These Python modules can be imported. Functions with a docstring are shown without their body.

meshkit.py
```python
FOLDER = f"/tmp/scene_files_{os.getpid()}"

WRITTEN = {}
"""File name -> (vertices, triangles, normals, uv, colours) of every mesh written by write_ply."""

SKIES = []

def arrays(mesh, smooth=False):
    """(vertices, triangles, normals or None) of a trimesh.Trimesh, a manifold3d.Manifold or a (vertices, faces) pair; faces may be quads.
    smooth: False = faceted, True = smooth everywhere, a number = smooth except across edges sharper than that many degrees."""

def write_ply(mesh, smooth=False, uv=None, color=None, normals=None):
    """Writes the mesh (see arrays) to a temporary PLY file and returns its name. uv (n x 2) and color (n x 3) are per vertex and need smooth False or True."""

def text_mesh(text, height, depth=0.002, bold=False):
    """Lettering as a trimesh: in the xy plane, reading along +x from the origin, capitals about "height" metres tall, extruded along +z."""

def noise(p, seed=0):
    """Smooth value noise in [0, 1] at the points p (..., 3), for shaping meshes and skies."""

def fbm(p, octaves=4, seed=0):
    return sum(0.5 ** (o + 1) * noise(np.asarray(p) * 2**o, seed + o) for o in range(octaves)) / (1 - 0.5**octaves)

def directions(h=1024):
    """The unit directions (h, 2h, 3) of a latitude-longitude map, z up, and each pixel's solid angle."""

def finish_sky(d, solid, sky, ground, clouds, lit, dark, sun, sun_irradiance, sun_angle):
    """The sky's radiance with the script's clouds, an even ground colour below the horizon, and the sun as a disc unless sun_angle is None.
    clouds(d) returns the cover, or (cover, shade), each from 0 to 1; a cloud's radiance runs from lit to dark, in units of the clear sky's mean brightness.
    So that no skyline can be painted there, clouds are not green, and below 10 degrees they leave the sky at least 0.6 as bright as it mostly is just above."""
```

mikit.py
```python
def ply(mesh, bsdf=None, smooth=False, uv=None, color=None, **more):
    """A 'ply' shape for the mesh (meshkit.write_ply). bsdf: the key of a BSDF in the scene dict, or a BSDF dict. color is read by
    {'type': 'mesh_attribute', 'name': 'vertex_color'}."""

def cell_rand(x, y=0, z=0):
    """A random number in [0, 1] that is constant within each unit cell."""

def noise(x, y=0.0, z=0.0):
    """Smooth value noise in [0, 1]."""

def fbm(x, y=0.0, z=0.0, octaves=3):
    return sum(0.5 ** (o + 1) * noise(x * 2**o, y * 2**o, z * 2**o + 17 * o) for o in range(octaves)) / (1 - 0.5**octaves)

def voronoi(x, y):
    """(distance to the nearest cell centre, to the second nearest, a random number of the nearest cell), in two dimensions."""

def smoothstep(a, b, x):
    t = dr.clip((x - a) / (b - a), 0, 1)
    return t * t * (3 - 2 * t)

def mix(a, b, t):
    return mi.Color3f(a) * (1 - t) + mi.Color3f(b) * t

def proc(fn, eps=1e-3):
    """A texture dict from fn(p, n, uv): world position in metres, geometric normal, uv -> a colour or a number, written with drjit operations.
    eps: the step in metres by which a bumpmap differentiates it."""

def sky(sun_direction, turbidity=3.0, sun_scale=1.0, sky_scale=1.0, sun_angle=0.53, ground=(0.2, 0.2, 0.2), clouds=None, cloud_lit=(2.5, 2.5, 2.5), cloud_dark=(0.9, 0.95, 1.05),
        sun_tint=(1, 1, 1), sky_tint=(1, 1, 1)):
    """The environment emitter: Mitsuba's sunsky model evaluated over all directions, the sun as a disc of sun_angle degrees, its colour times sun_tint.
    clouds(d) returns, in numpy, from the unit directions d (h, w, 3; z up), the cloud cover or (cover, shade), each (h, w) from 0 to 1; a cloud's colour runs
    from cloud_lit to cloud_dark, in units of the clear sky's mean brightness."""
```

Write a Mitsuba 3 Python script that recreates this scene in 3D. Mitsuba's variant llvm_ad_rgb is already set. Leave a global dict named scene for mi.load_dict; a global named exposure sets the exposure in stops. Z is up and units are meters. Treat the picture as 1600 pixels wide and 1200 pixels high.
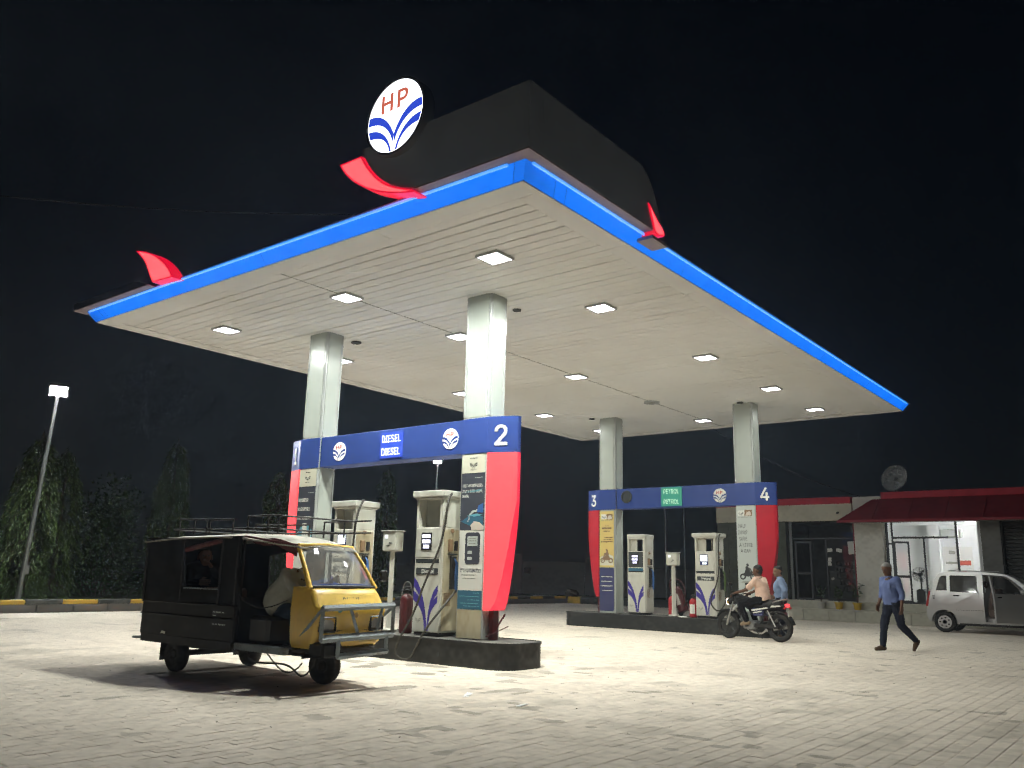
import math, random
import numpy as np, trimesh, shapely, mitsuba as mi, drjit as dr
import manifold3d as m3
from shapely.geometry import Polygon, box as sbox, Point
from shapely import affinity
import mikit, meshkit
from mikit import proc, noise, fbm, smoothstep, mix
T = mi.ScalarTransform4f
rng = np.random.default_rng(11); random.seed(11)
scene, labels = {}, {}

# ---------------------------------------------------------------- camera, sky, exposure
scene['camera'] = {'type': 'perspective', 'fov': 62.16, 'fov_axis': 'x', 'near_clip': 0.05, 'far_clip': 900.0,
    'to_world': T().look_at(origin=[0, 0, 1.28], target=[7.637, 6.071, 1.28 + 2.196], up=[-0.18865, -0.11983, 0.97468])}
scene['sky'] = {**mikit.sky([-0.45, 0.75, 0.5], turbidity=3, sun_scale=0.0, sky_scale=0.04, sky_tint=(1.05, .95, .95), ground=(0.05, 0.05, 0.05)), 'sampling_weight': 1.0}
exposure = 0.0

# ---------------------------------------------------------------- helpers
PI = math.pi
def used(key):
    if key not in scene and key not in things: return key
    k = 1
    while f'{key}_{k:03d}' in scene or f'{key}_{k:03d}' in things: k += 1
    return f'{key}_{k:03d}'
things = set()
def thing(name, label, cat, group=None):
    key = used(name); things.add(key)
    labels[key] = {'label': label, 'category': cat}
    if group: labels[key]['group'] = group
    return key
def put(key, mesh, mat, smooth=30, label=None, kind=None, emit=None, sw=0.05, **more):
    key = used(key); things.add(key)
    if emit is not None: more['emitter'] = {'type': 'area', 'radiance': {'type': 'rgb', 'value': list(emit)}, 'sampling_weight': sw}
    scene[key] = mikit.ply(mesh, mat, smooth, **more)
    if label or kind: labels[key] = {**({'label': label} if label else {}), **({'kind': kind} if kind else {})}
    return key
def part(parent, name, mesh, mat, smooth=30, **k): return put(parent + '__' + name, mesh, mat, smooth, **k)
def cat(*ms):
    l = []
    for m in ms: l += m if isinstance(m, (list, tuple)) else [m]
    return trimesh.util.concatenate(l)
def tm(v, f): return trimesh.Trimesh(np.asarray(v, float), np.asarray(f), process=False)
def box(x0, x1, y0, y1, z0, z1):
    m = trimesh.creation.box((abs(x1-x0), abs(y1-y0), abs(z1-z0))); m.apply_translation(((x0+x1)/2, (y0+y1)/2, (z0+z1)/2)); return m
def rbox(x0, x1, y0, y1, z0, z1, r=0.01):
    d = np.array([abs(x1-x0), abs(y1-y0), abs(z1-z0)]) / 2; r = min(r, d.min()*0.9); p = []
    for s in np.ndindex(2, 2, 2):
        s = np.array(s)*2-1
        for a in range(3):
            q = d - r; q[a] = d[a]; p.append(s*q)
    m = trimesh.convex.convex_hull(np.array(p)); m.apply_translation(((x0+x1)/2, (y0+y1)/2, (z0+z1)/2)); return m
def xf(m, M): m = m.copy(); m.apply_transform(M); return m
def mat(cols, o):
    M = np.eye(4); M[:3, 0], M[:3, 1], M[:3, 2] = [np.asarray(c, float) for c in cols]; M[:3, 3] = o; return M
def trs(o=(0, 0, 0), rz=0.0, s=1.0):
    c, n = math.cos(rz), math.sin(rz); M = np.array([[c*s, -n*s, 0, o[0]], [n*s, c*s, 0, o[1]], [0, 0, s, o[2]], [0, 0, 0, 1.0]]); return M
def tube(pts, r, n=8, close=False):
    P = np.asarray(pts, float); k = len(P); R = np.broadcast_to(np.asarray(r, float), (k,))
    t = np.gradient(P, axis=0); t /= np.linalg.norm(t, axis=1, keepdims=True) + 1e-12
    ref = np.array([0, 0, 1.0]) if abs(t[0, 2]) < .9 else np.array([1.0, 0, 0]); u = np.cross(t[0], ref); u /= np.linalg.norm(u); V = []
    for i in range(k):
        u = u - t[i]*(u@t[i]); u /= np.linalg.norm(u); w = np.cross(t[i], u); a = np.arange(n)*2*PI/n
        V.append(P[i] + R[i]*(np.cos(a)[:, None]*u + np.sin(a)[:, None]*w))
    V = np.vstack(V); F = []
    for i in range(k-1):
        for j in range(n):
            a, b = i*n+j, i*n+(j+1) % n; F += [[a, b, b+n], [a, b+n, a+n]]
    c0, c1 = len(V), len(V)+1; V = np.vstack([V, P[:1], P[-1:]])
    for j in range(n): F += [[c0, (j+1) % n, j], [c1, (k-1)*n+j, (k-1)*n+(j+1) % n]]
    m = tm(V, F)
    if m.volume < 0: m.invert()
    return m
def smooth_path(pts, n=24):
    from scipy.interpolate import CubicSpline
    P = np.asarray(pts, float); s = np.r_[0, np.cumsum(np.linalg.norm(np.diff(P, axis=0), axis=1))]
    return CubicSpline(s, P)(np.linspace(0, s[-1], n))
def cyl(p0, p1, r, n=16): return tube([p0, p1], r, n)
def lathe(prof, n=24, axis='z'):
    prof = np.asarray(prof, float); a = np.arange(n)*2*PI/n; k = len(prof)
    V = np.stack([prof[:, 0:1]*np.cos(a), prof[:, 0:1]*np.sin(a), np.repeat(prof[:, 1:2], n, 1)], -1).reshape(-1, 3); F = []
    for i in range(k-1):
        for j in range(n):
            p, q = i*n+j, i*n+(j+1) % n; F += [[p, q, q+n], [p, q+n, p+n]]
    m = tm(V, F)
    if axis == 'y': m.apply_transform(mat([(1, 0, 0), (0, 0, -1), (0, 1, 0)], (0, 0, 0)))
    if axis == 'x': m.apply_transform(mat([(0, 1, 0), (0, 0, 1), (1, 0, 0)], (0, 0, 0)))
    m.merge_vertices(); m.update_faces(m.nondegenerate_faces())
    return m
def prism(poly, d):
    l = [trimesh.creation.extrude_polygon(g, d, engine='earcut') for g in getattr(poly, 'geoms', [poly]) if g.area > 1e-9]
    return trimesh.util.concatenate(l)
NX = [(0, -1, 0), (0, 0, 1), (-1, 0, 0)]     # a sheet drawn in xy, read by someone who looks along +x
def on_nx(m, x, y, z): return xf(m, mat(NX, (x, y, z)))
def ext_x(poly_yz, x0, x1): return xf(prism(poly_yz, x1-x0), mat([(0, 1, 0), (0, 0, 1), (1, 0, 0)], (x0, 0, 0)))
def ext_y(poly_xz, y0, y1): return xf(prism(affinity.scale(poly_xz, 1, -1, origin=(0, 0)), y1-y0), mat([(1, 0, 0), (0, 0, -1), (0, 1, 0)], (0, y0, 0)))
def text(s, h, d=0.004, bold=True, width=None):
    m = meshkit.text_mesh(s, h, d, bold); b = m.bounds; m.apply_translation((-(b[0, 0]+b[1, 0])/2, -h/2, 0))
    if width: m.apply_scale((width/(b[1, 0]-b[0, 0]), 1, 1))
    return m
def bez(p0, p1, p2, p3, n=14):
    t = np.linspace(0, 1, n)[:, None]; p0, p1, p2, p3 = map(np.array, (p0, p1, p2, p3))
    return (1-t)**3*p0 + 3*t*(1-t)**2*p1 + 3*t*t*(1-t)*p2 + t**3*p3
def rrect(w, h, r, n=4): return sbox(-w/2+r, -h/2+r, w/2-r, h/2-r).buffer(r, quad_segs=n)
def to_m(mesh): return m3.Manifold(m3.Mesh(np.asarray(mesh.vertices, np.float32), np.asarray(mesh.faces, np.uint32)))
def from_m(man):
    k = man.to_mesh(); return tm(k.vert_properties[:, :3], k.tri_verts)
def limb(bones, ref=0.03, it=8, n=14, cut=None):
    """one continuous surface round a chain of (joint, radius, joint, radius)"""
    parts = []
    for a, ra, b, rb in bones:
        pair = [m3.Manifold.sphere(r, n).translate(tuple(float(c) for c in p)) for p, r in ((a, ra), (b, rb))]
        parts.append(m3.Manifold.batch_hull(pair))
    u = m3.Manifold.batch_boolean(parts, m3.OpType.Add)
    if cut is not None: u = u.trim_by_plane(tuple(float(c) for c in cut[0]), float(cut[1]))
    u = u.refine_to_length(ref); mesh = from_m(u); mesh.merge_vertices()
    return trimesh.smoothing.filter_taubin(mesh, lamb=0.5, nu=0.52, iterations=it)
def wrinkle(m, amp, f, seed=0):
    m = m.copy(); nn = m.vertex_normals; m.vertices = m.vertices + nn*((meshkit.fbm(m.vertices*f, 3, seed)-.5)*2*amp)[:, None]; return m
def loft(rings, cap=True):
    R = [np.asarray(r, float) for r in rings]; n = len(R[0]); V = np.vstack(R); F = []
    for i in range(len(R)-1):
        for j in range(n):
            a, b = i*n+j, i*n+(j+1) % n; F += [[a, b, b+n], [a, b+n, a+n]]
    if cap:
        for i, s in ((0, 1), (len(R)-1, -1)):
            tri = trimesh.creation.triangulate_polygon(Polygon(_flat(R[i])), engine='earcut')[1] if False else np.array([[0, j+1, j] for j in range(1, n-1)])
            F += (tri + i*n)[:, ::s].tolist()
    m = tm(V, F)
    return m
def _flat(r): return r[:, :2]

# ---------------------------------------------------------------- materials
def M(key, color, rough=0.5, metal=0.0, spec=0.5, bump=None, twosided=False, **k):
    c = color if isinstance(color, dict) else {'type': 'rgb', 'value': list(color)}
    b = {'type': 'principled', 'base_color': c, 'roughness': rough if isinstance(rough, dict) else float(rough), 'metallic': float(metal), 'specular': float(spec), **k}
    if bump: b = {'type': 'bumpmap', 'arbitrary': proc(bump[0], bump[2] if len(bump) > 2 else 1e-3), 'scale': bump[1], 'bsdf': b}
    if twosided: b = {'type': 'twosided', 'bsdf': b}
    scene['mat_' + key] = b
def grime(base, dark, f=2.0, amt=0.6, zf=1.0):
    def fn(p, n, uv):
        a = fbm(p.x*f, p.y*f, p.z*f*zf, 3); b = fbm(p.x*f*7+3, p.y*f*7, p.z*f*7*zf, 2)
        return mix(base, dark, amt*smoothstep(.42, .75, a*.65+b*.35))
    return proc(fn)
def soft(base, dark, f=.6, amt=.5, zf=1.0):
    def fn(p, n, uv): return mix(base, dark, amt*smoothstep(.35, .75, fbm(p.x*f, p.y*f, p.z*f*zf, 2)))
    return proc(fn)
def ground_col(p, n, uv):
    big = fbm(p.x*.16+4, p.y*.16, 0., 3); mid = fbm(p.x*.9, p.y*.9+9, 0., 3); fine = fbm(p.x*14, p.y*14, 3., 2)
    c = mix((.625, .555, .468), (.565, .50, .418), smoothstep(.35, .7, big*.6+mid*.4))
    oil = smoothstep(.60, .74, fbm(p.x*1.3+21, p.y*1.3+5, 7., 3)) * smoothstep(.45, .6, fbm(p.x*.33+1, p.y*.33+8, 2., 2))
    c = mix(c, (.34, .305, .25), oil*.4)
    for q, w_, k_ in ((6.0, .35, .16), (7.6, .3, .14), (16.2, .4, .10), (18.4, .35, .10)): c = mix(c, (.30, .27, .22), k_*smoothstep(w_, .02, dr.abs(p.x - q - .25*fbm(p.y*.25, q, 0., 2))) * (.3+.9*fbm(p.x*2, p.y*.8, q, 2)))
    drip = smoothstep(.66, .72, fbm(p.x*2.6+3, p.y*2.6+1, 4., 2)) * smoothstep(2.2, .6, dr.sqrt(dr.square((p.x-7.9)*.8)+dr.square((p.y-8.6)*.55)))
    c = mix(c, (.13, .115, .095), .65*drip)
    spot = smoothstep(.80, .86, noise(p.x*5.1, p.y*5.1, 1.)) * smoothstep(.5, .7, mid)
    c = mix(c, (.12, .105, .085), spot*.45)
    return c * (.88 + .24*fine)
def paver_tone(s):
    def fn(p, n, uv): return ground_col(p, n, uv) * s
    return proc(fn)
def far_ground(p, n, uv):
    c = ground_col(p, n, uv)
    row = p.y/.13; off = dr.select(dr.floor(row*.5)*2 == dr.floor(row), 0.0, .5); gx = dr.abs(p.x/.22+off - dr.floor(p.x/.22+off) - .5)*2; gy = dr.abs(row - dr.floor(row) - .5)*2
    j = dr.maximum(smoothstep(.90, .98, gx), smoothstep(.84, .97, gy)) * (.35+.5*fbm(p.x*.6, p.y*.6, 5., 2))
    return c * (1 - .28*j)
for i, s in enumerate((.97, 1.0, 1.03)): M(f'paver_{i}', paver_tone(s), .85, spec=.2)
M('ground', proc(far_ground), .9, spec=.15)
def soil(p, n, uv): return mix((.05, .042, .03), (.035, .05, .02), fbm(p.x*2, p.y*2, 0., 3))
M('soil', proc(soil), .95, spec=.1)
M('soffit', soft((.82, .82, .78), (.70, .69, .63), .5, .6), .6, spec=.2)
M('soffit_gap', (.48, .47, .44), .9)
M('acp_white', soft((.42, .45, .41), (.37, .40, .36), .7, .5, .5), .30, spec=.4)
M('acp_trim', (.40, .42, .40), .22, spec=.6)
M('acp_blue', soft((.034, .068, .27), (.028, .056, .23), .9, .6), .30, spec=.5)
M('acp_red', soft((.56, .022, .04), (.45, .02, .035), 2., .5), .32, spec=.45)
M('red_glow', (.5, .05, .055), .35, spec=.4)
M('fascia', soft((.04, .16, .45), (.03, .1, .3), 3., .7), .4, spec=.4)
M('sign_dark', soft((.34, .38, .43), (.28, .31, .35), 1.5, .6), .5, spec=.3)
M('box_dark', soft((.07, .085, .12), (.05, .06, .09), 1.5, .6), .5, spec=.2)
M('sign_edge', (.33, .27, .27), .5, spec=.3)
M('white_lit', (.8, .8, .8), .4)
M('print_white', (.70, .70, .64), .4)
M('figure', (.85, .85, .82), .4)
M('print_cream', (.62, .60, .48), .4)
M('print_yellow', grime((.66, .50, .17), (.6, .45, .15), 3, .5), .4)
M('print_grey', (.48, .52, .49), .4)
M('print_dark', (.055, .06, .075), .35)
M('print_navy', (.05, .055, .14), .35)
M('print_teal', (.04, .13, .20), .4)
M('print_cyan', (.12, .35, .42), .4)
M('print_blue', (.04, .12, .33), .4)
M('print_skin', (.58, .52, .44), .4)
M('print_red', (.55, .07, .05), .4)
M('print_brown', (.24, .15, .08), .4)
M('ink', (.03, .035, .035), .4)
M('purple', (.055, .04, .27), .35)
M('cream_paint', grime((.58, .575, .505), (.43, .40, .32), 2.5, .55, .35), .34, spec=.45)
M('beige_paint', grime((.50, .44, .30), (.33, .26, .15), 2.5, .7, .35), .38, spec=.4)
M('grey_panel', grime((.32, .32, .27), (.23, .23, .19), 2, .5), .4)
M('shade_panel', (.045, .05, .05), .4)
M('black_plastic', (.02, .02, .02), .38)
M('rubber', grime((.022, .021, .02), (.06, .055, .045), 6, .6), .75, spec=.25)
M('hose', grime((.04, .036, .028), (.09, .08, .06), 8, .6), .55)
M('dark_kerb', grime((.016, .017, .016), (.05, .048, .042), 1.6, .6), .55, spec=.4)
M('island_top', grime((.09, .088, .08), (.16, .15, .13), 1.8, .8), .8, spec=.2)
M('steel', (.45, .45, .43), .35, 1.0)
M('galv', grime((.34, .36, .36), (.2, .2, .19), 5, .6), .45, .6)
M('dish', (.62, .64, .62), .6)
M('chrome', (.75, .75, .75), .12, 1.0)
M('guard', grime((.22, .26, .28), (.12, .10, .08), 6, .8), .6, .1)
M('yellow_paint', grime((.88, .58, .09), (.70, .42, .06), 4, .5), .28, spec=.55, clearcoat=.4, clearcoat_gloss=.85)
M('yellow_dull', (.34, .20, .045), .5)
M('tarp', grime((.006, .0065, .0065), (.013, .0135, .013), 4, .8), .7, spec=.16, bump=(lambda p, n, uv: fbm(p.x*5, p.y*5, p.z*5, 3), .02))
M('body_black', grime((.006, .0065, .0065), (.014, .0135, .013), 5, .8), .5, spec=.25)
M('rack', grime((.035, .034, .033), (.02, .018, .016), 8, .8), .6, spec=.3)
M('canvas', grime((.46, .44, .38), (.30, .28, .24), 3, .8), .85, spec=.15)
M('maroon', grime((.12, .035, .035), (.2, .12, .1), 9, .7), .8, spec=.1)
M('glass_dark', (.012, .014, .016), .06, spec=.6)
scene['mat_sheen_glass'] = {'type': 'blendbsdf', 'weight': .16, 'a': {'type': 'thindielectric', 'int_ior': 1.75}, 'b': {'type': 'twosided', 'bsdf': {'type': 'diffuse', 'reflectance': {'type': 'rgb', 'value': [.55, .56, .54]}}}}  # pale diffuse share stands in for the reflection on the windscreen
scene['mat_car_glass'] = {'type': 'blendbsdf', 'weight': .6, 'a': {'type': 'thindielectric', 'int_ior': 1.6}, 'b': {'type': 'twosided', 'bsdf': {'type': 'principled', 'base_color': {'type': 'rgb', 'value': [.012, .014, .015]}, 'roughness': .05, 'specular': .7}}}
scene['mat_glass'] = {'type': 'thindielectric', 'int_ior': 1.5}
M('tint', (.02, .06, .25), .15)
M('silver', grime((.52, .515, .51), (.45, .44, .43), 3, .4), .28, .45, spec=.5, clearcoat=.6, clearcoat_gloss=.9)
M('red_lens', (.40, .02, .025), .15, spec=.6)
M('clear_lens', (.62, .62, .60), .12, spec=.7)
M('skin_brown', grime((.125, .062, .037), (.095, .046, .028), 9, .6), .5, spec=.35)
M('skin_light', grime((.27, .15, .095), (.2, .11, .07), 9, .6), .5, spec=.35)
M('hair', (.012, .010, .009), .6)
M('hair_grey', (.22, .21, .20), .7)
def cloth(key, a, b, f=12): M(key, grime(a, b, f, .7), .85, spec=.12, sheen=.3)
cloth('shirt_blue', (.13, .17, .34), (.09, .12, .25)); cloth('shirt_pale_blue', (.28, .37, .55), (.2, .27, .42)); cloth('shirt_peach', (.78, .55, .44), (.62, .42, .32)); cloth('shirt_white', (.42, .43, .38), (.33, .34, .29))
cloth('trouser_navy', (.014, .017, .03), (.022, .025, .038)); cloth('trouser_black', (.010, .010, .012), (.016, .016, .018)); cloth('jeans', (.02, .035, .06), (.03, .045, .07)); cloth('shoe_brown', (.10, .065, .04), (.06, .04, .025)); cloth('shoe_tan', (.30, .22, .15), (.2, .15, .1))
cloth('seat_cloth', (.20, .15, .13), (.14, .1, .09))
M('ext_red', grime((.42, .025, .03), (.25, .02, .02), 6, .6), .3, spec=.5)
M('ext_dark', grime((.085, .013, .015), (.05, .012, .012), 6, .6), .4)
M('wall_cream', grime((.72, .68, .54), (.58, .54, .42), 1.2, .6), .8, spec=.15)
M('wall_grey', grime((.76, .74, .67), (.55, .53, .47), 1.5, .7), .85, spec=.15)
M('pier_dark', grime((.22, .22, .21), (.15, .15, .14), 1.5, .7), .85, spec=.15)
M('wall_white', (.74, .76, .75), .7, spec=.2)
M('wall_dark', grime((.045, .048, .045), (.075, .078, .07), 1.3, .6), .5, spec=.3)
M('tile_green', grime((.075, .085, .06), (.05, .055, .04), 3, .6), .35, spec=.4)
M('awning', grime((.27, .028, .04), (.2, .02, .03), 2, .7), .6, spec=.3)
M('band_red', grime((.58, .035, .06), (.45, .025, .04), 2, .6), .5, spec=.3)
M('slab', grime((.55, .53, .44), (.40, .38, .31), 1.5, .7), .85, spec=.15)
M('aluminium', (.055, .06, .065), .35, .3)
M('far_wall', grime((.62, .60, .56), (.42, .41, .38), 1, .6), .9, spec=.1)
M('pot_yellow', grime((.52, .33, .02), (.35, .22, .03), 8, .6), .6)
M('pot_white', (.42, .40, .36), .7)
M('kerb_yellow', grime((.74, .47, .07), (.40, .26, .05), 3, .7), .75, spec=.2)
M('kerb_black', grime((.06, .065, .06), (.13, .13, .12), 3, .7), .8, spec=.2)
M('kerb_brick', grime((.20, .19, .175), (.26, .19, .15), 1.5, .8), .9, spec=.1)
M('bark', grime((.09, .075, .055), (.05, .04, .03), 9, .6), .9, spec=.1)
def leafm(key, a, b):
    def fn(p, n, uv): return mix(a, b, fbm(p.x*3.1, p.y*3.1, p.z*3.1, 2)) * (.8 + .4*mikit.cell_rand(p.x*23, p.y*23, p.z*17))
    scene['mat_' + key] = {'type': 'twosided', 'bsdf': {'type': 'principled', 'base_color': proc(fn), 'roughness': .45, 'specular': .4}}
leafm('leaf', (.05, .09, .026), (.085, .13, .04)); leafm('leaf_dark', (.03, .055, .022), (.045, .08, .032)); leafm('leaf_pot', (.03, .05, .02), (.05, .08, .03))
M('paper', (.62, .62, .58), .7)
M('wire', (.10, .10, .10), .6)
M('litter', (.80, .80, .78), .7)

# ---------------------------------------------------------------- the ground, kerbs and verge
G0 = -0.005
def sheet(x0, x1, y0, y1, z, nx=1, ny=1):
    X, Y = np.meshgrid(np.linspace(x0, x1, nx+1), np.linspace(y0, y1, ny+1)); V = np.c_[X.ravel(), Y.ravel(), np.full(X.size, z)]; F = []
    for j in range(ny):
        for i in range(nx): a = j*(nx+1)+i; F += [[a, a+1, a+nx+2], [a, a+nx+2, a+nx+1]]
    return tm(V, F)
put('ground', sheet(-60, 160, -90, 150, G0), 'mat_ground', False, label='pale dusty block paving of the forecourt', kind='structure')
PX, PY = .22, .13                                            # zigzag pavers in running bond
def paver(var):
    r = np.random.default_rng(var); g = .0025; j = .0
    top = np.array([(-PX/2, -PY/2), (-PX/4, -PY/2+j), (0, -PY/2), (PX/4, -PY/2-j), (PX/2, -PY/2), (PX/2-j*.4, 0), (PX/2, PY/2), (PX/4, PY/2-j), (0, PY/2), (-PX/4, PY/2+j), (-PX/2, PY/2), (-PX/2-j*.4, 0)])
    inn = top*(1-np.array([2*(g+.007)/PX, 2*(g+.007)/PY])); low = top*(1-np.array([2*g/PX, 2*g/PY]))
    dz = r.uniform(-.0015, .001); tilt = r.uniform(-.009, .009, 2)
    zt = dz + inn@tilt; V = np.vstack([np.c_[inn, zt], np.c_[low, zt-.0015], np.c_[low, np.full(12, -.02)], [[0, 0, dz]]]); F = []
    for k in range(12):
        b = (k+1) % 12; F += [[36, k, b], [k, 12+k, 12+b], [k, 12+b, b], [12+k, 24+k, 24+b], [12+k, 24+b, 12+b]]
    m = tm(V, F)
    return m
pv = [paver(v) for v in range(9)]; spots = []
for j in range(1, 175):
    for i in range(1, 100):
        x = (i+.5*(j % 2))*PX; y = j*PY + .4
        d = math.hypot(x, y); az = math.degrees(math.atan2(x, y))
        if 4.3 < d < 17.5 and 14 < az < 88 and not (x > 12 and y > 15): spots.append((d, x, y))
spots.sort(); shared = [[mikit.ply(pv[v], f'mat_paver_{v % 3}', False) for v in range(9)]][0]
for d, x, y in spots[:0]: pass
near = [s for s in spots if s[0] > 5.75][:300]; far = [s for s in spots if s not in set(near)]
for d, x, y in near:
    key = used('ground__paver'); v = int(rng.integers(9)); scene[key] = {**shared[v], 'to_world': T().translate([x, y, 0])}
pick = rng.integers(0, 9, len(far))
for v in range(3):
    l = []
    for (d, x, y), k in zip(far, pick):
        if k % 3 == v: m = pv[k].copy(); m.vertices[:, :2] += (x, y); l.append(m)
    put('ground__paver_field', trimesh.util.concatenate(l), f'mat_paver_{v}', False, kind='stuff')
KY = 24.75
put('verge', cat(sheet(-60, 37.5, KY+.25, 140, .24), sheet(37.5, 140, 27.2, 140, .24), sheet(36.3, 140, 14, 27.2, .2)), 'mat_soil', False, label='dark planted verge behind the kerb', kind='structure')
kb = thing('kerb', 'low kerb in alternating yellow and dark stones along the left verge', 'kerb')
del labels[kb]; labels[kb] = {'label': 'low kerb of alternating yellow and dark stones along the left verge', 'kind': 'structure'}
for i in range(46):
    x = -8.2 + i*.98 + .02*math.sin(i*7); yel = i % 2 == 0
    put(kb + '__kerb_stone', rbox(x, x+.965, KY, KY+.26, .215, .335 + .006*math.sin(i*3.1), .015), 'mat_kerb_yellow' if yel else 'mat_kerb_black')
    for c in range(1): put(kb + '__base_stone', rbox(x+.3, x+1.26, KY+.015, KY+.3, -.02, .213, .012), 'mat_kerb_brick')
k2 = used('far_kerb'); things.add(k2); labels[k2] = {'label': 'dusty grey kerb at the far edge of the forecourt', 'kind': 'structure'}
for i in range(12):
    y = 15.2 + i*.98; put(k2 + '__kerb_stone', rbox(36.0, 36.3, y, y+.965, -.02, .32, .02), 'mat_kerb_yellow' if i == 9 else 'mat_slab' if i > 9 else 'mat_kerb_black')

# ---------------------------------------------------------------- canopy
CX0, CX1, CY0, CY1, CH = 7.0, 23.11, 5.47, 15.385, 5.65
ca = thing('canopy', 'flat white filling station canopy edged with a glowing blue band', 'canopy')
bw = .33; pitch = .2
strip = mikit.ply(rbox(-.0925, .0925, CY0+bw+.012, CY1-bw-.012, CH+.0, CH+.02, .008), 'mat_soffit', False)
part(ca, 'ceiling', box(CX0+.02, CX1-.02, CY0+.02, CY1-.02, CH+.024, CH+.04), 'mat_soffit_gap')
nst = int((CX1-CX0-2*bw)/pitch)
for i in range(nst):
    key = used(ca + '__ceiling__strip'); scene[key] = {**strip, 'to_world': T().translate([CX0+bw+pitch*(i+.55), 0, float(rng.uniform(-.003, .003))])}
for x in np.arange(CX0, CX1-.1, 2.3):
    for y0, y1 in ((CY0, CY0+bw), (CY1-bw, CY1)): part(ca, 'border_panel', rbox(x+(bw+.004 if x < CX0+.1 else .004), min(x+2.3, CX1-bw)-.004, y0, y1, CH-.012, CH+.015, .004), 'mat_soffit')
for y in np.arange(CY0, CY1-.1, 2.48):
    for x0, x1 in ((CX0, CX0+bw), (CX1-bw, CX1)): part(ca, 'border_panel', rbox(x0, x1, y+.004, min(y+2.48, CY1)-.004, CH-.012, CH+.015, .004), 'mat_soffit')
FO, FZ = .13, 5.84
def ring_band(o0, z0, o1, z1):
    a = [(CX0-o0, CY0-o0, z0), (CX1+o0, CY0-o0, z0), (CX1+o0, CY1+o0, z0), (CX0-o0, CY1+o0, z0)]; b = [(CX0-o1, CY0-o1, z1), (CX1+o1, CY0-o1, z1), (CX1+o1, CY1+o1, z1), (CX0-o1, CY1+o1, z1)]
    return a, b
a, b = ring_band(.002, CH+.0, FO, FZ)
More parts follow.
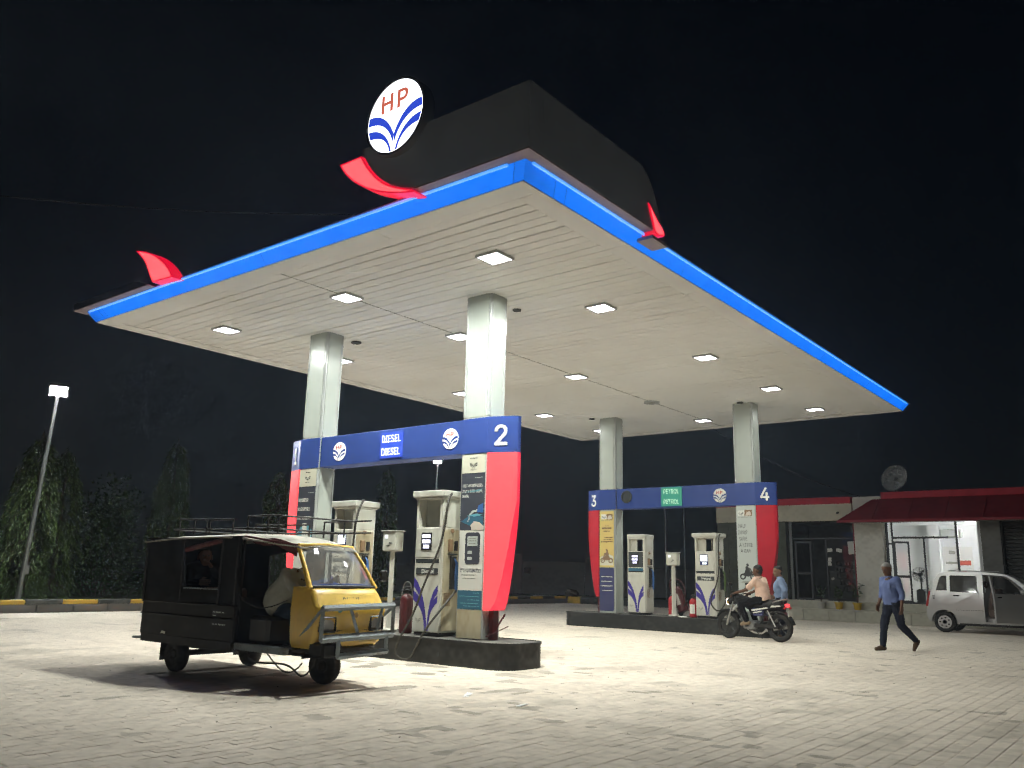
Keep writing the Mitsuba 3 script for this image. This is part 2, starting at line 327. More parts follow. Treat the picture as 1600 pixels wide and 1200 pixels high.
for k in range(4):
    q = (k+1) % 4; n = 9; A0, A1, B0, B1 = map(np.array, (a[k], a[q], b[k], b[q]))
    u = (B1-B0)/np.linalg.norm(B1-B0); LA = np.linalg.norm(A1-A0); n = max(3, int(LA/2.6)); cuts = np.r_[0, .012, .024, .036, np.linspace(.05, .985, n), 1]
    for c0, c1 in zip(cuts[:-1], cuts[1:]):     # backlit panels: the fade near the corners is stepped into their emission
        P = [A0+(A1-A0)*c0, A0+(A1-A0)*c1, B0+(B1-B0)*c1, B0+(B1-B0)*c0]; e = {0: .62, 1: .74, 2: .84, 3: .92}.get(int(np.searchsorted(cuts, c0)), .8 if c1 == 1 else float(rng.uniform(.95, 1.05)))
        part(ca, 'fascia', tm(P, [[0, 1, 2], [0, 2, 3]]), 'mat_fascia', False, emit=(.001*e, .18*e, .98*e), sw=.4)
        if c0 > .03: J_ = A0+(A1-A0)*c0; K_ = B0+(B1-B0)*c0; o3 = np.array([u[1], -u[0], -.3])*.003; part(ca, 'fascia_joint', tm([J_-u*.004+o3, J_+u*.004+o3, K_+u*.004+o3, K_-u*.004+o3], [[0, 1, 2], [0, 2, 3]]), 'mat_box_dark', False)
    out = np.array([u[1], -u[0], 0]); part(ca, 'led_strip', tube([B0+u*.12+out*.008+[0, 0, -.022], B1-u*.25+out*.008+[0, 0, -.022]], .020, 8), 'mat_white_lit', True, emit=(.002, .30, 1.15), sw=.4)
    part(ca, 'lip', cat(tube([B0-u*.02+[0, 0, .012], B1+u*.02+[0, 0, .012]], .018, 4)), 'mat_sign_dark', False)
part(ca, 'roof', box(CX0-.05, CX1+.05, CY0-.05, CY1+.05, FZ-.03, FZ+.05), 'mat_sign_dark')
part(ca, 'parapet', box(CX0+.12, CX1-.12, CY0+.06, CY0+.1, FZ+.05, 6.02), 'mat_shade_panel'); part(ca, 'parapet', box(CX1-.1, CX1-.06, CY0+.12, CY1-.12, FZ+.05, 6.02), 'mat_shade_panel')
# corner sign boxes with curved ends; BO = how far they stand out
BO, BZ0, BZ1 = .30, 5.85, 6.66
def wing(top_len, bot_len, convex):
    if convex: arc = bez((top_len, BZ1), (top_len+.3, BZ1-.12), (bot_len-.12, BZ0+.42), (bot_len, BZ0))
    else: arc = bez((top_len, BZ1), (top_len-.18, BZ0+.42), (bot_len+.5, BZ0+.12), (bot_len, BZ0))
    return Polygon([(0, BZ0), (0, BZ1)] + arc.tolist())
s1 = wing(2.75, 1.76, False); s2 = wing(2.2, 2.75, True)
th = .26
cb = part(ca, 'corner_box', ext_x(affinity.translate(s1, CY0-BO, 0), CX0-BO, CX0-BO+th), 'mat_sign_dark', 20, label='dark curved corner box behind the round lit sign')
part(ca, 'corner_box', ext_y(affinity.translate(s2, CX0-BO+th+.002, 0), CY0-BO, CY0-BO+th), 'mat_sign_dark', 20)
part(ca, 'box_edge', box(CX0-BO+.004, CX0-BO+th, CY0-BO+.004, CY0-BO+1.76, BZ0-.02, BZ0-.002), 'mat_sign_edge'); part(ca, 'box_edge', box(CX0-BO+th+.003, CX0-BO+3.0, CY0-BO+.004, CY0-BO+th, BZ0-.02, BZ0-.002), 'mat_sign_edge')
s3 = Polygon([(0, BZ0), (0, 5.97), (2.2, 5.97), (2.6, BZ0)])
part(ca, 'corner_box', ext_x(affinity.translate(affinity.scale(s3, -1, 1, origin=(0, 0)), CY1+BO, 0), CX0-BO, CX0-BO+th), 'mat_box_dark', 20)
part(ca, 'box_edge', box(CX0-BO+.004, CX0-BO+th, CY1+BO-2.6, CY1+BO-.004, BZ0-.02, BZ0-.002), 'mat_sign_edge')
# red lit horns at the ends of the boxes (y-z outlines on the front, x-z on the side)
RED = (1.7, .085, .115)
def horn(poly, fn, lab):      # an acrylic face in a deeper red return
    k = part(ca, 'red_horn', fn(poly.buffer(-.022)), 'mat_red_glow', 20, emit=(2.1, .15, .17), sw=.2, label=lab)
    put(k + '__return', fn(poly.difference(poly.buffer(-.0215))), 'mat_red_glow', 20, emit=(.75, .004, .03), sw=.1)
def curve(*seg): return Polygon(np.vstack([smooth_path(q, 16) for q in seg])).buffer(0)
horn(curve([(8.331, 6.557), (8.198, 6.38), (7.993, 6.203), (7.685, 6.02), (7.324, 5.877), (6.895, 5.777)], [(6.896, 5.80), (7.215, 5.933), (7.454, 6.06), (7.644, 6.22), (7.791, 6.388), (7.905, 6.557)]), lambda q: ext_x(q, CX0-BO-.02, CX0-BO+.2), 'red lit horn curving under the round lit sign')
horn(curve([(13.579, 6.531), (13.247, 6.445), (12.912, 6.302), (12.592, 6.099), (12.38, 5.912), (12.292, 5.80)], [(12.90, 5.83), (12.95, 5.89), (13.047, 6.017), (13.195, 6.217), (13.377, 6.382), (13.579, 6.531)]), lambda q: ext_x(q, CX0-BO-.02, CX0-BO+.2), 'red lit horn near the left end of the canopy')
horn(curve([(9.314, 6.164), (9.435, 6.09), (9.609, 5.968), (9.735, 5.88), (9.74, 5.83)], [(9.713, 5.81), (9.60, 5.79), (9.50, 5.80), (9.431, 5.905), (9.36, 6.05), (9.314, 6.164)]), lambda q: ext_y(q, CY0-BO-.02, CY0-BO+.2), 'thin red lit horn on the right side of the canopy')
part(ca, 'box_end', box(9.44, 9.86, CY0-BO, CY0-BO+.24, 5.71, 5.755), 'mat_sign_edge')
part(ca, 'seam_trim', box(CX0+bw, CX1-bw, 10.34, 10.36, CH-.006, CH-.001), 'mat_grey_panel', False)
for x, y, r in ((10.62, 12.34, .10), (10.74, 8.47, .07), (19.9, 12.9, .08), (19.9, 8.5, .08)): part(ca, 'cover_plate', xf(lathe([(0, 0), (r, 0), (r, .02), (0, .02)], 20), trs((x, y, CH-.03))), 'mat_shade_panel')

# ---------------------------------------------------------------- the round sign
def logo_polys(detail=True):
    d = Point(0, 0).buffer(1.0, quad_segs=24); blue = []
    for s in (-1, 1):
        f = lambda q: Polygon(np.asarray(q)*[s, 1]).buffer(0)
        blue.append(f(np.vstack([bez((1.05, .20), (.55, .26), (.22, -.02), (.0, -.52)), bez((.03, -.72), (.16, -.30), (.5, .02), (1.05, -.02))])))
        blue.append(f(np.vstack([bez((1.05, -.20), (.60, -.16), (.22, -.42), (.07, -.98)), bez((.13, -.98), (.20, -.62), (.5, -.38), (1.05, -.42))])))
    return d, shapely.union_all(blue).intersection(Point(0, 0).buffer(.97, quad_segs=24))
disc, waves = logo_polys()
def sc(p, r): return affinity.scale(p, r, r, origin=(0, 0))
def letters(r, h=.46): return cat(xf(text('H', h*r, .004, True, .40*r), trs((-.29*r, .43*r, 0))), xf(text('P', h*r, .004, True, .36*r), trs((.25*r, .43*r, 0))))
lg = thing('round_sign', 'round white lit HP sign with blue waves above the canopy corner', 'sign')
R = .51; LX, LY, LZ = 6.62, 7.235, 6.875
part(lg, 'case', on_nx(prism(sc(disc, R), .16), LX+.02, LY, LZ).apply_translation((.0, 0, 0)) if False else xf(prism(sc(disc, R), .16), mat(NX, (LX+.16, LY, LZ))), 'mat_acp_trim')
part(lg, 'rim', on_nx(prism(sc(disc, R+.012).difference(sc(disc, R-.02)), .18), LX+.165, LY, LZ), 'mat_steel')
part(lg, 'face', on_nx(prism(sc(disc, R-.022), .006), LX-.001, LY, LZ), 'mat_white_lit', 20, emit=(1.9, 1.95, 2.05), sw=.3)
part(lg, 'waves', on_nx(prism(sc(waves, R-.022), .005), LX-.009, LY, LZ), 'mat_purple', 20, emit=(.025, .07, .62), sw=.05)
part(lg, 'letter', on_nx(letters(R), LX-.009, LY, LZ+.0), 'mat_print_red', 20, emit=(.55, .13, .08), sw=.05)
part(lg, 'bracket', cat(cyl((6.95, LY-.2, 5.86), (6.85, LY-.2, 6.8), .025), cyl((6.95, LY+.2, 5.86), (6.85, LY+.2, 6.8), .025)), 'mat_steel')

# ---------------------------------------------------------------- canopy lamps
LXS, LYS = (8.64, 11.41, 15.31, 18.73, 21.65), (7.23, 10.35, 13.71)
rows = ('nearest the camera side', 'in the middle row', 'in the far left row')
for i, x in enumerate(LXS):
    for j, y in enumerate(LYS):
        dead = (i, j) == (3, 1)
        nth = ('first', 'second', 'third', 'fourth', 'last')[i]; row = ('front', 'middle', 'rear')[j]
        t = thing('ceiling_lamp', 'unlit round fitting between the far lamps of the canopy ceiling' if dead else f'lit square canopy lamp, {nth} from the left end of the {row} row', 'lamp', 'lamps in the canopy ceiling')
        w = .17
        part(t, 'housing', cat(rbox(x-w-.03, x+w+.03, y-w-.03, y-w, CH-.04, CH+.0, .006), rbox(x-w-.03, x+w+.03, y+w, y+w+.03, CH-.04, CH+.0, .006), rbox(x-w-.03, x-w, y-w, y+w, CH-.04, CH+.0, .006), rbox(x+w, x+w+.03, y-w, y+w, CH-.04, CH+.0, .006)) if not dead else xf(lathe([(.13, 0), (.2, 0), (.2, .03), (.13, .03), (.13, 0)], 24), trs((x, y, CH-.034))), 'mat_acp_trim')
        if not dead:
            s = 350*((2.6, .66, .42, .38, .42), (1.3, .58, .42, 0, .45), (.95, .58, .46, .5, .5))[j][i]
            part(t, 'lens', tm([(x-w, y-w, CH-.03), (x-w, y+w, CH-.03), (x+w, y+w, CH-.03), (x+w, y-w, CH-.03)], [[0, 1, 2], [0, 2, 3]]), 'mat_white_lit', False, emit=(s*.94, s*.99, s*.92), sw=3.0)
        else: part(t, 'lens', xf(lathe([(0, 0), (.125, 0), (.125, .02), (0, .02)], 24), trs((x, y, CH-.02))), 'mat_grey_panel')

# ---------------------------------------------------------------- pump islands, columns, portals
def island(y0, y1, x0, label, z=.355, x1=None):
    x1 = x1 or x0+1.04
    t = thing('pump_island', label, 'pump island'); p = sbox(x0, y0, x1, y1).buffer(-.36).buffer(.36, quad_segs=8)
    part(t, 'wall', prism(p, z-.03), 'mat_dark_kerb', 20); part(t, 'top', xf(prism(p.buffer(.012).difference(p.buffer(-.001).buffer(-.03)), .03), trs((0, 0, z-.03))), 'mat_dark_kerb', 20)
    part(t, 'deck', xf(prism(p.buffer(-.03), .022), trs((0, 0, z-.03))), 'mat_island_top', 20)
    part(t, 'drain_hole', xf(lathe([(0, 0), (.03, 0), (.03, .006), (0, .006)], 12), mat(NX, (x0+.002, y0+1.25, .14))), 'mat_ink')
    return t
ZI = .355
island(7.5, 13.75, 9.44, 'dark pump island under the nearer diesel pumps')
island(7.75, 13.75, 19.70, 'dark pump island under the far petrol pumps')
CD = .40
def column(x, y0, y1, label):
    t = thing('column', label, 'column', 'canopy columns')
    part(t, 'shaft', box(x+.02, x+CD-.02, y0+.02, y1-.02, ZI, CH-.001), 'mat_soffit_gap')
    zs = (ZI, 1.55, 3.07, 3.66, CH)
    for z0, z1 in zip(zs[:-1], zs[1:]):
        for xx in (x, x+CD-.018): part(t, 'panel', rbox(xx, xx+.018, y0+.055, y1-.055, z0+.003, z1-.003, .003), 'mat_acp_white')
        for yy in (y0, y1-.018): part(t, 'panel', rbox(x+.055, x+CD-.055, yy, yy+.018, z0+.003, z1-.003, .003), 'mat_acp_white')
        for xx, yy in ((x, y0), (x, y1-.05), (x+CD-.05, y0), (x+CD-.05, y1-.05)): part(t, 'corner_trim', rbox(xx, xx+.05, yy, yy+.05, z0+.002, z1-.002, .014), 'mat_acp_trim')
    return t
ZT, ZB = 3.64, 3.09
def nose(y, sgn, z0, z1, L=.45, dx=.14, xf0=0., w=CD+.02):
    pl = Polygon([(xf0, y), (xf0+dx, y+sgn*L*.88), (xf0+dx+.035, y+sgn*L), (xf0+w-dx-.035, y+sgn*L), (xf0+w-dx, y+sgn*L*.88), (xf0+w, y)])
    return xf(prism(shapely.geometry.polygon.orient(pl), z1-z0), trs((0, 0, z0)))
def portal(X, lit, nums, lab):
    t = thing('pump_portal', lab, 'portal'); yc = 10.495; x0 = X-.012
    ya, yb, yc_, yd = 8.24, 8.78, 12.21, 12.75
    part(t, 'beam', rbox(x0+.03, x0+CD-.01, yb, yc_, ZB+.01, ZT, .01), 'mat_acp_blue')
    for y0, y1 in ((ya, yb), (yc_, yd)):
        for xx in (x0, x0+CD+.010): part(t, 'collar', rbox(xx, xx+.012, y0, y1, ZB, ZT, .003), 'mat_acp_blue', False)
    for sgn, y in ((-1, ya), (1, yd)):
        part(t, 'nose', nose(y, sgn, ZB, ZT, xf0=x0), 'mat_acp_blue', 25)
        full = to_m(nose(y, sgn, .77, ZB-.004, xf0=x0))
        zz = np.linspace(.76, 3.2, 20); L = .10 + .37*np.clip((zz-.76)/1.75, 0, 1)**.62
        prof = Polygon([(y-sgn*.0, .7)] + [(y+sgn*l, z) for z, l in zip(zz, L)] + [(y-sgn*.0, 3.3)])
        fin = from_m(full ^ to_m(ext_x(prof, x0-.5, x0+1)))
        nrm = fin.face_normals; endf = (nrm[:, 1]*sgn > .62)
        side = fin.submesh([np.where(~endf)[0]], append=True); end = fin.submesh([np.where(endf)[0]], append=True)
        if lit: part(t, 'fin', side, 'mat_red_glow', False, emit=(1.3, .085, .10), sw=.5, label='glowing red fin'); part(t, 'fin_edge', end, 'mat_red_glow', 35, emit=(.95, .012, .055), sw=.3)  # edge faces get a dimmer emission, so their shading is set by hand
        else: part(t, 'fin', side, 'mat_acp_red', False); part(t, 'fin_edge', end, 'mat_acp_red', 35)
        part(t, 'bracket', cat(box(x0+.13, x0+.24, y+sgn*.012, y+sgn*.10, ZI, .78), cyl((x0+.1, y+sgn*.05, .36), (x0+.28, y+sgn*.2, .72), .014, 6), cyl((x0+.05, y+sgn*.03, .4), (x0+.3, y+sgn*.25, .55), .008, 6)), 'mat_ext_dark')
    # figures on the slanted nose faces
    a = math.atan2(.14, .396)
    for sgn, y, s in ((-1, ya, nums[1]), (1, yd, nums[0])):
        uy = np.array([math.sin(a), -math.cos(a), 0]) if sgn < 0 else np.array([-math.sin(a), -math.cos(a), 0]); nn = np.cross(uy, [0, 0, 1.0])
        o_ = np.array([x0+.07, y+sgn*.205, 3.35]); part(t, 'figure', xf(text(s, .30, .008, True, .21 if s != '1' else .13), mat([uy, (0, 0, 1), nn], o_ + nn*.002)), 'mat_figure', 30)
    return t, x0
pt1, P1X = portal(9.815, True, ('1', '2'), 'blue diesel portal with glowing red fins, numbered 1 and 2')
pt2, P2X = portal(20.03, False, ('3', '4'), 'blue petrol portal with plain red fins, numbered 3 and 4')
for X, nm in ((9.815, 'of the diesel portal'), (20.03, 'of the petrol portal')):
    column(X, 12.22, 12.74, f'square white canopy column at the left end {nm}'); column(X, 8.25, 8.77, f'square white canopy column at the right end {nm}')
def badge(t, x, y, z, r, lit=False, old=False):
    part(t, 'badge', on_nx(prism(sc(disc, r), .012), x, y, z), 'mat_print_white', 20, **({'emit': (.55, .55, .55), 'sw': .02} if lit else {}))  # faint emission brightens a badge that is plain unlit print
    part(t, 'badge_print', cat(on_nx(prism(sc(waves, r), .003), x-.0125, y, z)), 'mat_acp_blue', 20); part(t, 'badge_letters', on_nx(letters(r, .42), x-.0125, y, z), 'mat_print_red', 20)
bx = P1X+.03-.001
badge(pt1, bx, 11.68, 3.35, .165, True); badge(pt1, bx, 9.03, 3.365, .165, True)
part(pt1, 'screen', rbox(bx-.02, bx, 10.09, 10.63, 3.15, 3.585, .006), 'mat_acp_blue', emit=(.02, .05, .55), sw=.05, label='lit blue screen reading DIESEL twice')
for z in (3.475, 3.255): part(pt1, 'screen_text', on_nx(text('DIESEL', .12, .003, False, .44), bx-.0205, 10.36, z), 'mat_white_lit', 20, emit=(1.6, 1.65, 1.9), sw=.05)
bx = P2X+.03-.001
badge(pt2, bx, 9.18, 3.355, .175)
part(pt2, 'empty_badge', on_nx(cat(prism(sc(disc, .165).difference(sc(disc, .13)), .02), prism(sc(disc, .135), .004)), bx, 11.88, 3.42), 'mat_ink', 20, label='dark empty badge ring')
part(pt2, 'screen', rbox(bx-.02, bx, 10.23, 10.83, 3.13, 3.625, .006), 'mat_print_teal', emit=(.008, .20, .055), sw=.05, label='green screen reading PETROL twice')
for z in (3.51, 3.245): part(pt2, 'screen_text', on_nx(text('PETROL', .115, .003, False, .44), bx-.0205, 10.53, z), 'mat_white_lit', 20, emit=(.16, .50, .27), sw=.03)

# banners: flat print, built as thin plates at their real places
def plate(t, name, X, y, z, w, h, m, r=.0, lift=.004, th=.002, **k):
    p = rrect(w, h, r) if r else sbox(-w/2, -h/2, w/2, h/2)
    return part(t, name, on_nx(prism(p, th), X-lift, y, z), m, 20, **k)
def emblem(t, X, y, z, w, m='mat_ink'):
    part(t, 'banner_print', on_nx(cat(prism(sc(waves, w), .001)), X, y, z), m, 20)
def lines(t, X, y, z, specs, m='mat_print_white', lift=.0075):
    """rows of small illegible print: specs = (dz, offset, width, height)"""
    l = []
    for dz, off, w, h in specs:
        a = -w/2; r = np.random.default_rng(int(abs(dz)*1000)+7)
        while a < w/2-.004:
            k = min(float(r.uniform(.012, .03))*h/.012 if h < .02 else float(r.uniform(.45, .8))*h, w/2-a); l.append(on_nx(prism(sbox(a, -h/2, a+k*.82, h/2), .0012), X-lift, y-off, z+dz)); a += k
    part(t, 'banner_print', cat(l), m, False, kind='stuff')
def poly_print(t, X, y, z, pts, m, lift=.0075, scale=1.0, buf=0): 
    p = Polygon(pts).buffer(buf) if buf else Polygon(pts).buffer(0)
    part(t, 'banner_print', on_nx(prism(affinity.scale(p, scale, scale, origin=(0, 0)), .0014), X-lift, y, z), m, 20)
def nozzle_print(t, X, y, z, s):
    poly_print(t, X, y, z, [(-.9, -.55), (-.75, -.5), (-.68, -.1), (-.3, .3), (.4, .45), (1, .5), (1, .25), (.4, .22), (-.2, .1), (-.5, -.2), (-.55, -.55), (-.75, -.75)], 'mat_print_grey', scale=s)
    poly_print(t, X, y, z, [(.25, .15), (.45, .75), (1, .95), (1, .1)], 'mat_print_blue', lift=.0090, scale=s)
def bike_print(t, X, y, z, s, m, flip=1):
    ring = lambda cx: Point(cx, -.35).buffer(.36, quad_segs=8).difference(Point(cx, -.35).buffer(.2, quad_segs=8))
    g = shapely.union_all([ring(-.62), ring(.62), Polygon([(-.7, -.2), (-.3, .25), (.2, .3), (.55, .1), (.45, -.1), (.1, -.35), (-.3, -.3)]), Polygon([(-.35, .2), (-.25, .75), (-.05, .95), (.1, .7), (.3, .35), (0, .25)]), Point(.0, 1.0).buffer(.16), shapely.LineString([(.62, -.3), (.35, .5)]).buffer(.07), shapely.LineString([(-.1, .7), (.35, .5)]).buffer(.08)])
    part(t, 'banner_print', on_nx(prism(affinity.scale(g, s*flip, s, origin=(0, 0)), .0014), X-.0075, y, z), m, 20)
X1, Y1 = 9.815, 8.51; W = .47
b = lambda *a, **k: plate(pt1, 'banner', *a, **k)
b(X1, Y1, 2.935, W, .28, 'mat_print_cream'); part(pt1, 'banner_print', on_nx(prism(sc(waves, .075), .0012), X1-.0075, Y1-.0, 2.93), 'mat_ink', 20); lines(pt1, X1, Y1, 2.93, [(.09, 0, .14, .012), (-.09, 0, .12, .008)], 'mat_ink')
b(X1, Y1, 2.36, W, .86, 'mat_print_dark', label='dark banner reading NOT A DROP LESS over a fuel nozzle')
lines(pt1, X1, Y1, 2.36, [(.36, .12, .17, .008)], 'mat_print_grey')
for z, s, w in ((2.60, 'NOT A DROP LESS.', .40), (2.515, 'NOT A DROP MORE.', .40), (2.44, 'EVER.', .13)): part(pt1, 'banner_text', on_nx(text(s, .045, .001, True, w), X1-.0075, Y1+(.135 if s == 'EVER.' else 0), z), 'mat_print_white', 20)
poly_print(pt1, X1, Y1, 2.10, [(-.22, -.04), (-.05, .05), (.22, .03), (.22, -.1), (0, -.12)], 'mat_print_teal'); nozzle_print(pt1, X1, Y1-.05, 2.17, .17)
poly_print(pt1, X1, Y1, 2.10, [(-.1, .045), (.1, .075), (.22, .05), (.05, .03)], 'mat_print_cyan', lift=.009); poly_print(pt1, X1, Y1, 2.36, [(-.2, .14), (.1, .17), (.22, .19), (.1, .15)], 'mat_print_cyan', lift=.0095)
poly_print(pt1, X1, Y1-.1, 1.985, [(-.1, -.055), (-.12, .02), (-.05, .075), (.05, .06), (.14, 0), (.14, -.055)], 'mat_print_skin', lift=.010)
b(X1, Y1, 1.485, W, .88, 'mat_print_white'); plate(pt1, 'banner_print', X1, Y1-.03, 1.66, .29, .47, 'mat_print_dark', .05, .0075); plate(pt1, 'banner_print', X1, Y1-.03, 1.765, .20, .145, 'mat_print_grey', 0, .010); lines(pt1, X1, Y1-.03, 1.765, [(.04, 0, .15, .012), (.005, 0, .16, .012), (-.035, 0, .14, .012)], 'mat_grey_panel', .0125)
for z in (1.60, 1.51): plate(pt1, 'banner_print', X1, Y1+.02, z, .09, .045, 'mat_print_grey', 0, .010)
part(pt1, 'banner_text', on_nx(text("IT'S AUTOMATIC!", .05, .001, True, .40), X1-.0075, Y1, 1.335), 'mat_print_dark', 20); lines(pt1, X1, Y1, 1.25, [(.02, -.02, .3, .014), (-.03, -.02, .26, .012)], 'mat_grey_panel')
b(X1, Y1, .91, W, .27, 'mat_print_teal'); lines(pt1, X1, Y1, .91, [(.10, .13, .11, .012), (.05, .0, .38, .012), (.0, .08, .24, .012), (-.05, .0, .36, .012), (-.09, .04, .30, .010)], 'mat_print_cyan')
b(X1, Y1, .565, W, .40, 'mat_beige_paint')
Y1 = 12.48
b(X1, Y1, 2.92, W, .31, 'mat_print_cream'); part(pt1, 'banner_print', on_nx(prism(sc(waves, .075), .0012), X1-.0075, Y1-.0, 2.93), 'mat_ink', 20); lines(pt1, X1, Y1, 2.93, [(.09, 0, .14, .012), (-.09, 0, .12, .008)], 'mat_ink')
b(X1, Y1, 2.30, W, .92, 'mat_print_dark', label='dark banner with white lettering and a hand, behind the auto rickshaw')
lines(pt1, X1, Y1, 2.36, [(.29, .12, .19, .01)], 'mat_print_grey')
for z, s, w in ((2.52, 'NO ABSENCE', .28), (2.36, 'NO SHORTFALL', .34), (2.20, 'FULL ACCOUNT', .40)): part(pt1, 'banner_text', on_nx(text(s, .06, .001, True, w), X1-.0075, Y1+(.43-w)/2, z), 'mat_print_white', 20)
poly_print(pt1, X1, Y1, 1.98, [(-.22, -.12), (-.1, .06), (.1, .1), (.22, .0), (.22, -.13)], 'mat_print_cyan'); poly_print(pt1, X1, Y1, 1.98, [(-.05, -.12), (-.06, .12), (.06, .13), (.08, .0), (.18, -.02), (.2, -.1), (.1, -.13)], 'mat_print_white', lift=.0095); nozzle_print(pt1, X1, Y1+.16, 1.93, .07)
b(X1, Y1, 1.10, W, 1.46, 'mat_print_white')
X2, Y2 = 20.03, 12.50
c = lambda *a, **k: plate(pt2, 'banner', *a, **k)
c(X2, Y2, 2.30, W-.02, 1.50, 'mat_print_yellow', label='yellow banner with a motorcycle at the left petrol column')
def top_stamp(Y, m1):
    plate(pt2, 'banner_print', X2, Y+.09, 2.90, .17, .13, 'mat_print_white', 0, .0075); plate(pt2, 'banner_print', X2, Y-.095, 2.90, .19, .15, 'mat_print_brown', 0, .0075); part(pt2, 'banner_print', on_nx(prism(sc(waves, .06), .001), X2-.0098, Y+.09, 2.90), 'mat_ink', 20); poly_print(pt2, X2, Y-.095, 2.88, [(-.08, -.05), (-.03, .05), (.05, .06), (.08, -.04)], 'mat_print_skin', .010)
    lines(pt2, X2, Y, 2.80, [(0, 0, .36, .012)], 'mat_grey_panel')
top_stamp(Y2, 0)
lines(pt2, X2, Y2, 2.58, [(.07, 0, .14, .02), (.01, 0, .30, .05), (-.07, 0, .2, .025)], 'mat_print_brown')
lines(pt2, X2, Y2, 2.28, [(.06, .06, .26, .025), (.01, .05, .28, .02), (-.05, .0, .36, .03)], 'mat_print_brown'); bike_print(pt2, X2, Y2, 1.80, .20, 'mat_print_brown', -1); poly_print(pt2, X2, Y2, 1.80, [(-.21, -.2), (-.2, .02), (.05, .1), (.2, .05), (.21, -.2)], 'mat_print_cream', .0060)
c(X2, Y2, .975, W-.02, 1.13, 'mat_print_navy', .05); lines(pt2, X2, Y2, 1.1, [(.20, 0, .36, .02), (.08, 0, .34, .02), (-.04, 0, .38, .02), (-.16, .02, .32, .02)], 'mat_print_white')
Y2 = 8.51
c(X2, Y2, 1.73, W, 2.68, 'mat_print_grey', label='pale grey banner with dark lettering and a motorcycle at the right petrol column')
top_stamp(Y2+.03, 0)
for z, s, w, o_ in ((2.58, 'DROP', .20, .1), (2.43, 'BY DROP', .23, .09), (2.28, 'SAVE', .20, .09), (2.13, 'A LITRE', .34, .02), (1.99, 'A DAY', .26, .03)): part(pt2, 'banner_text', on_nx(text(s, .085, .001, False, w), X2-.0075, Y2+o_, z), 'mat_shade_panel', 20)
bike_print(pt2, X2, Y2, 1.45, .205, 'mat_ink'); poly_print(pt2, X2, Y2, 1.25, [(-.22, -.01), (.1, -.03), (.2, .02), (-.1, .02)], 'mat_grey_panel'); poly_print(pt2, X2, Y2, .9, [(-.15, -.05), (-.13, .1), (.0, .14), (.08, .05), (.02, -.07)], 'mat_print_skin')

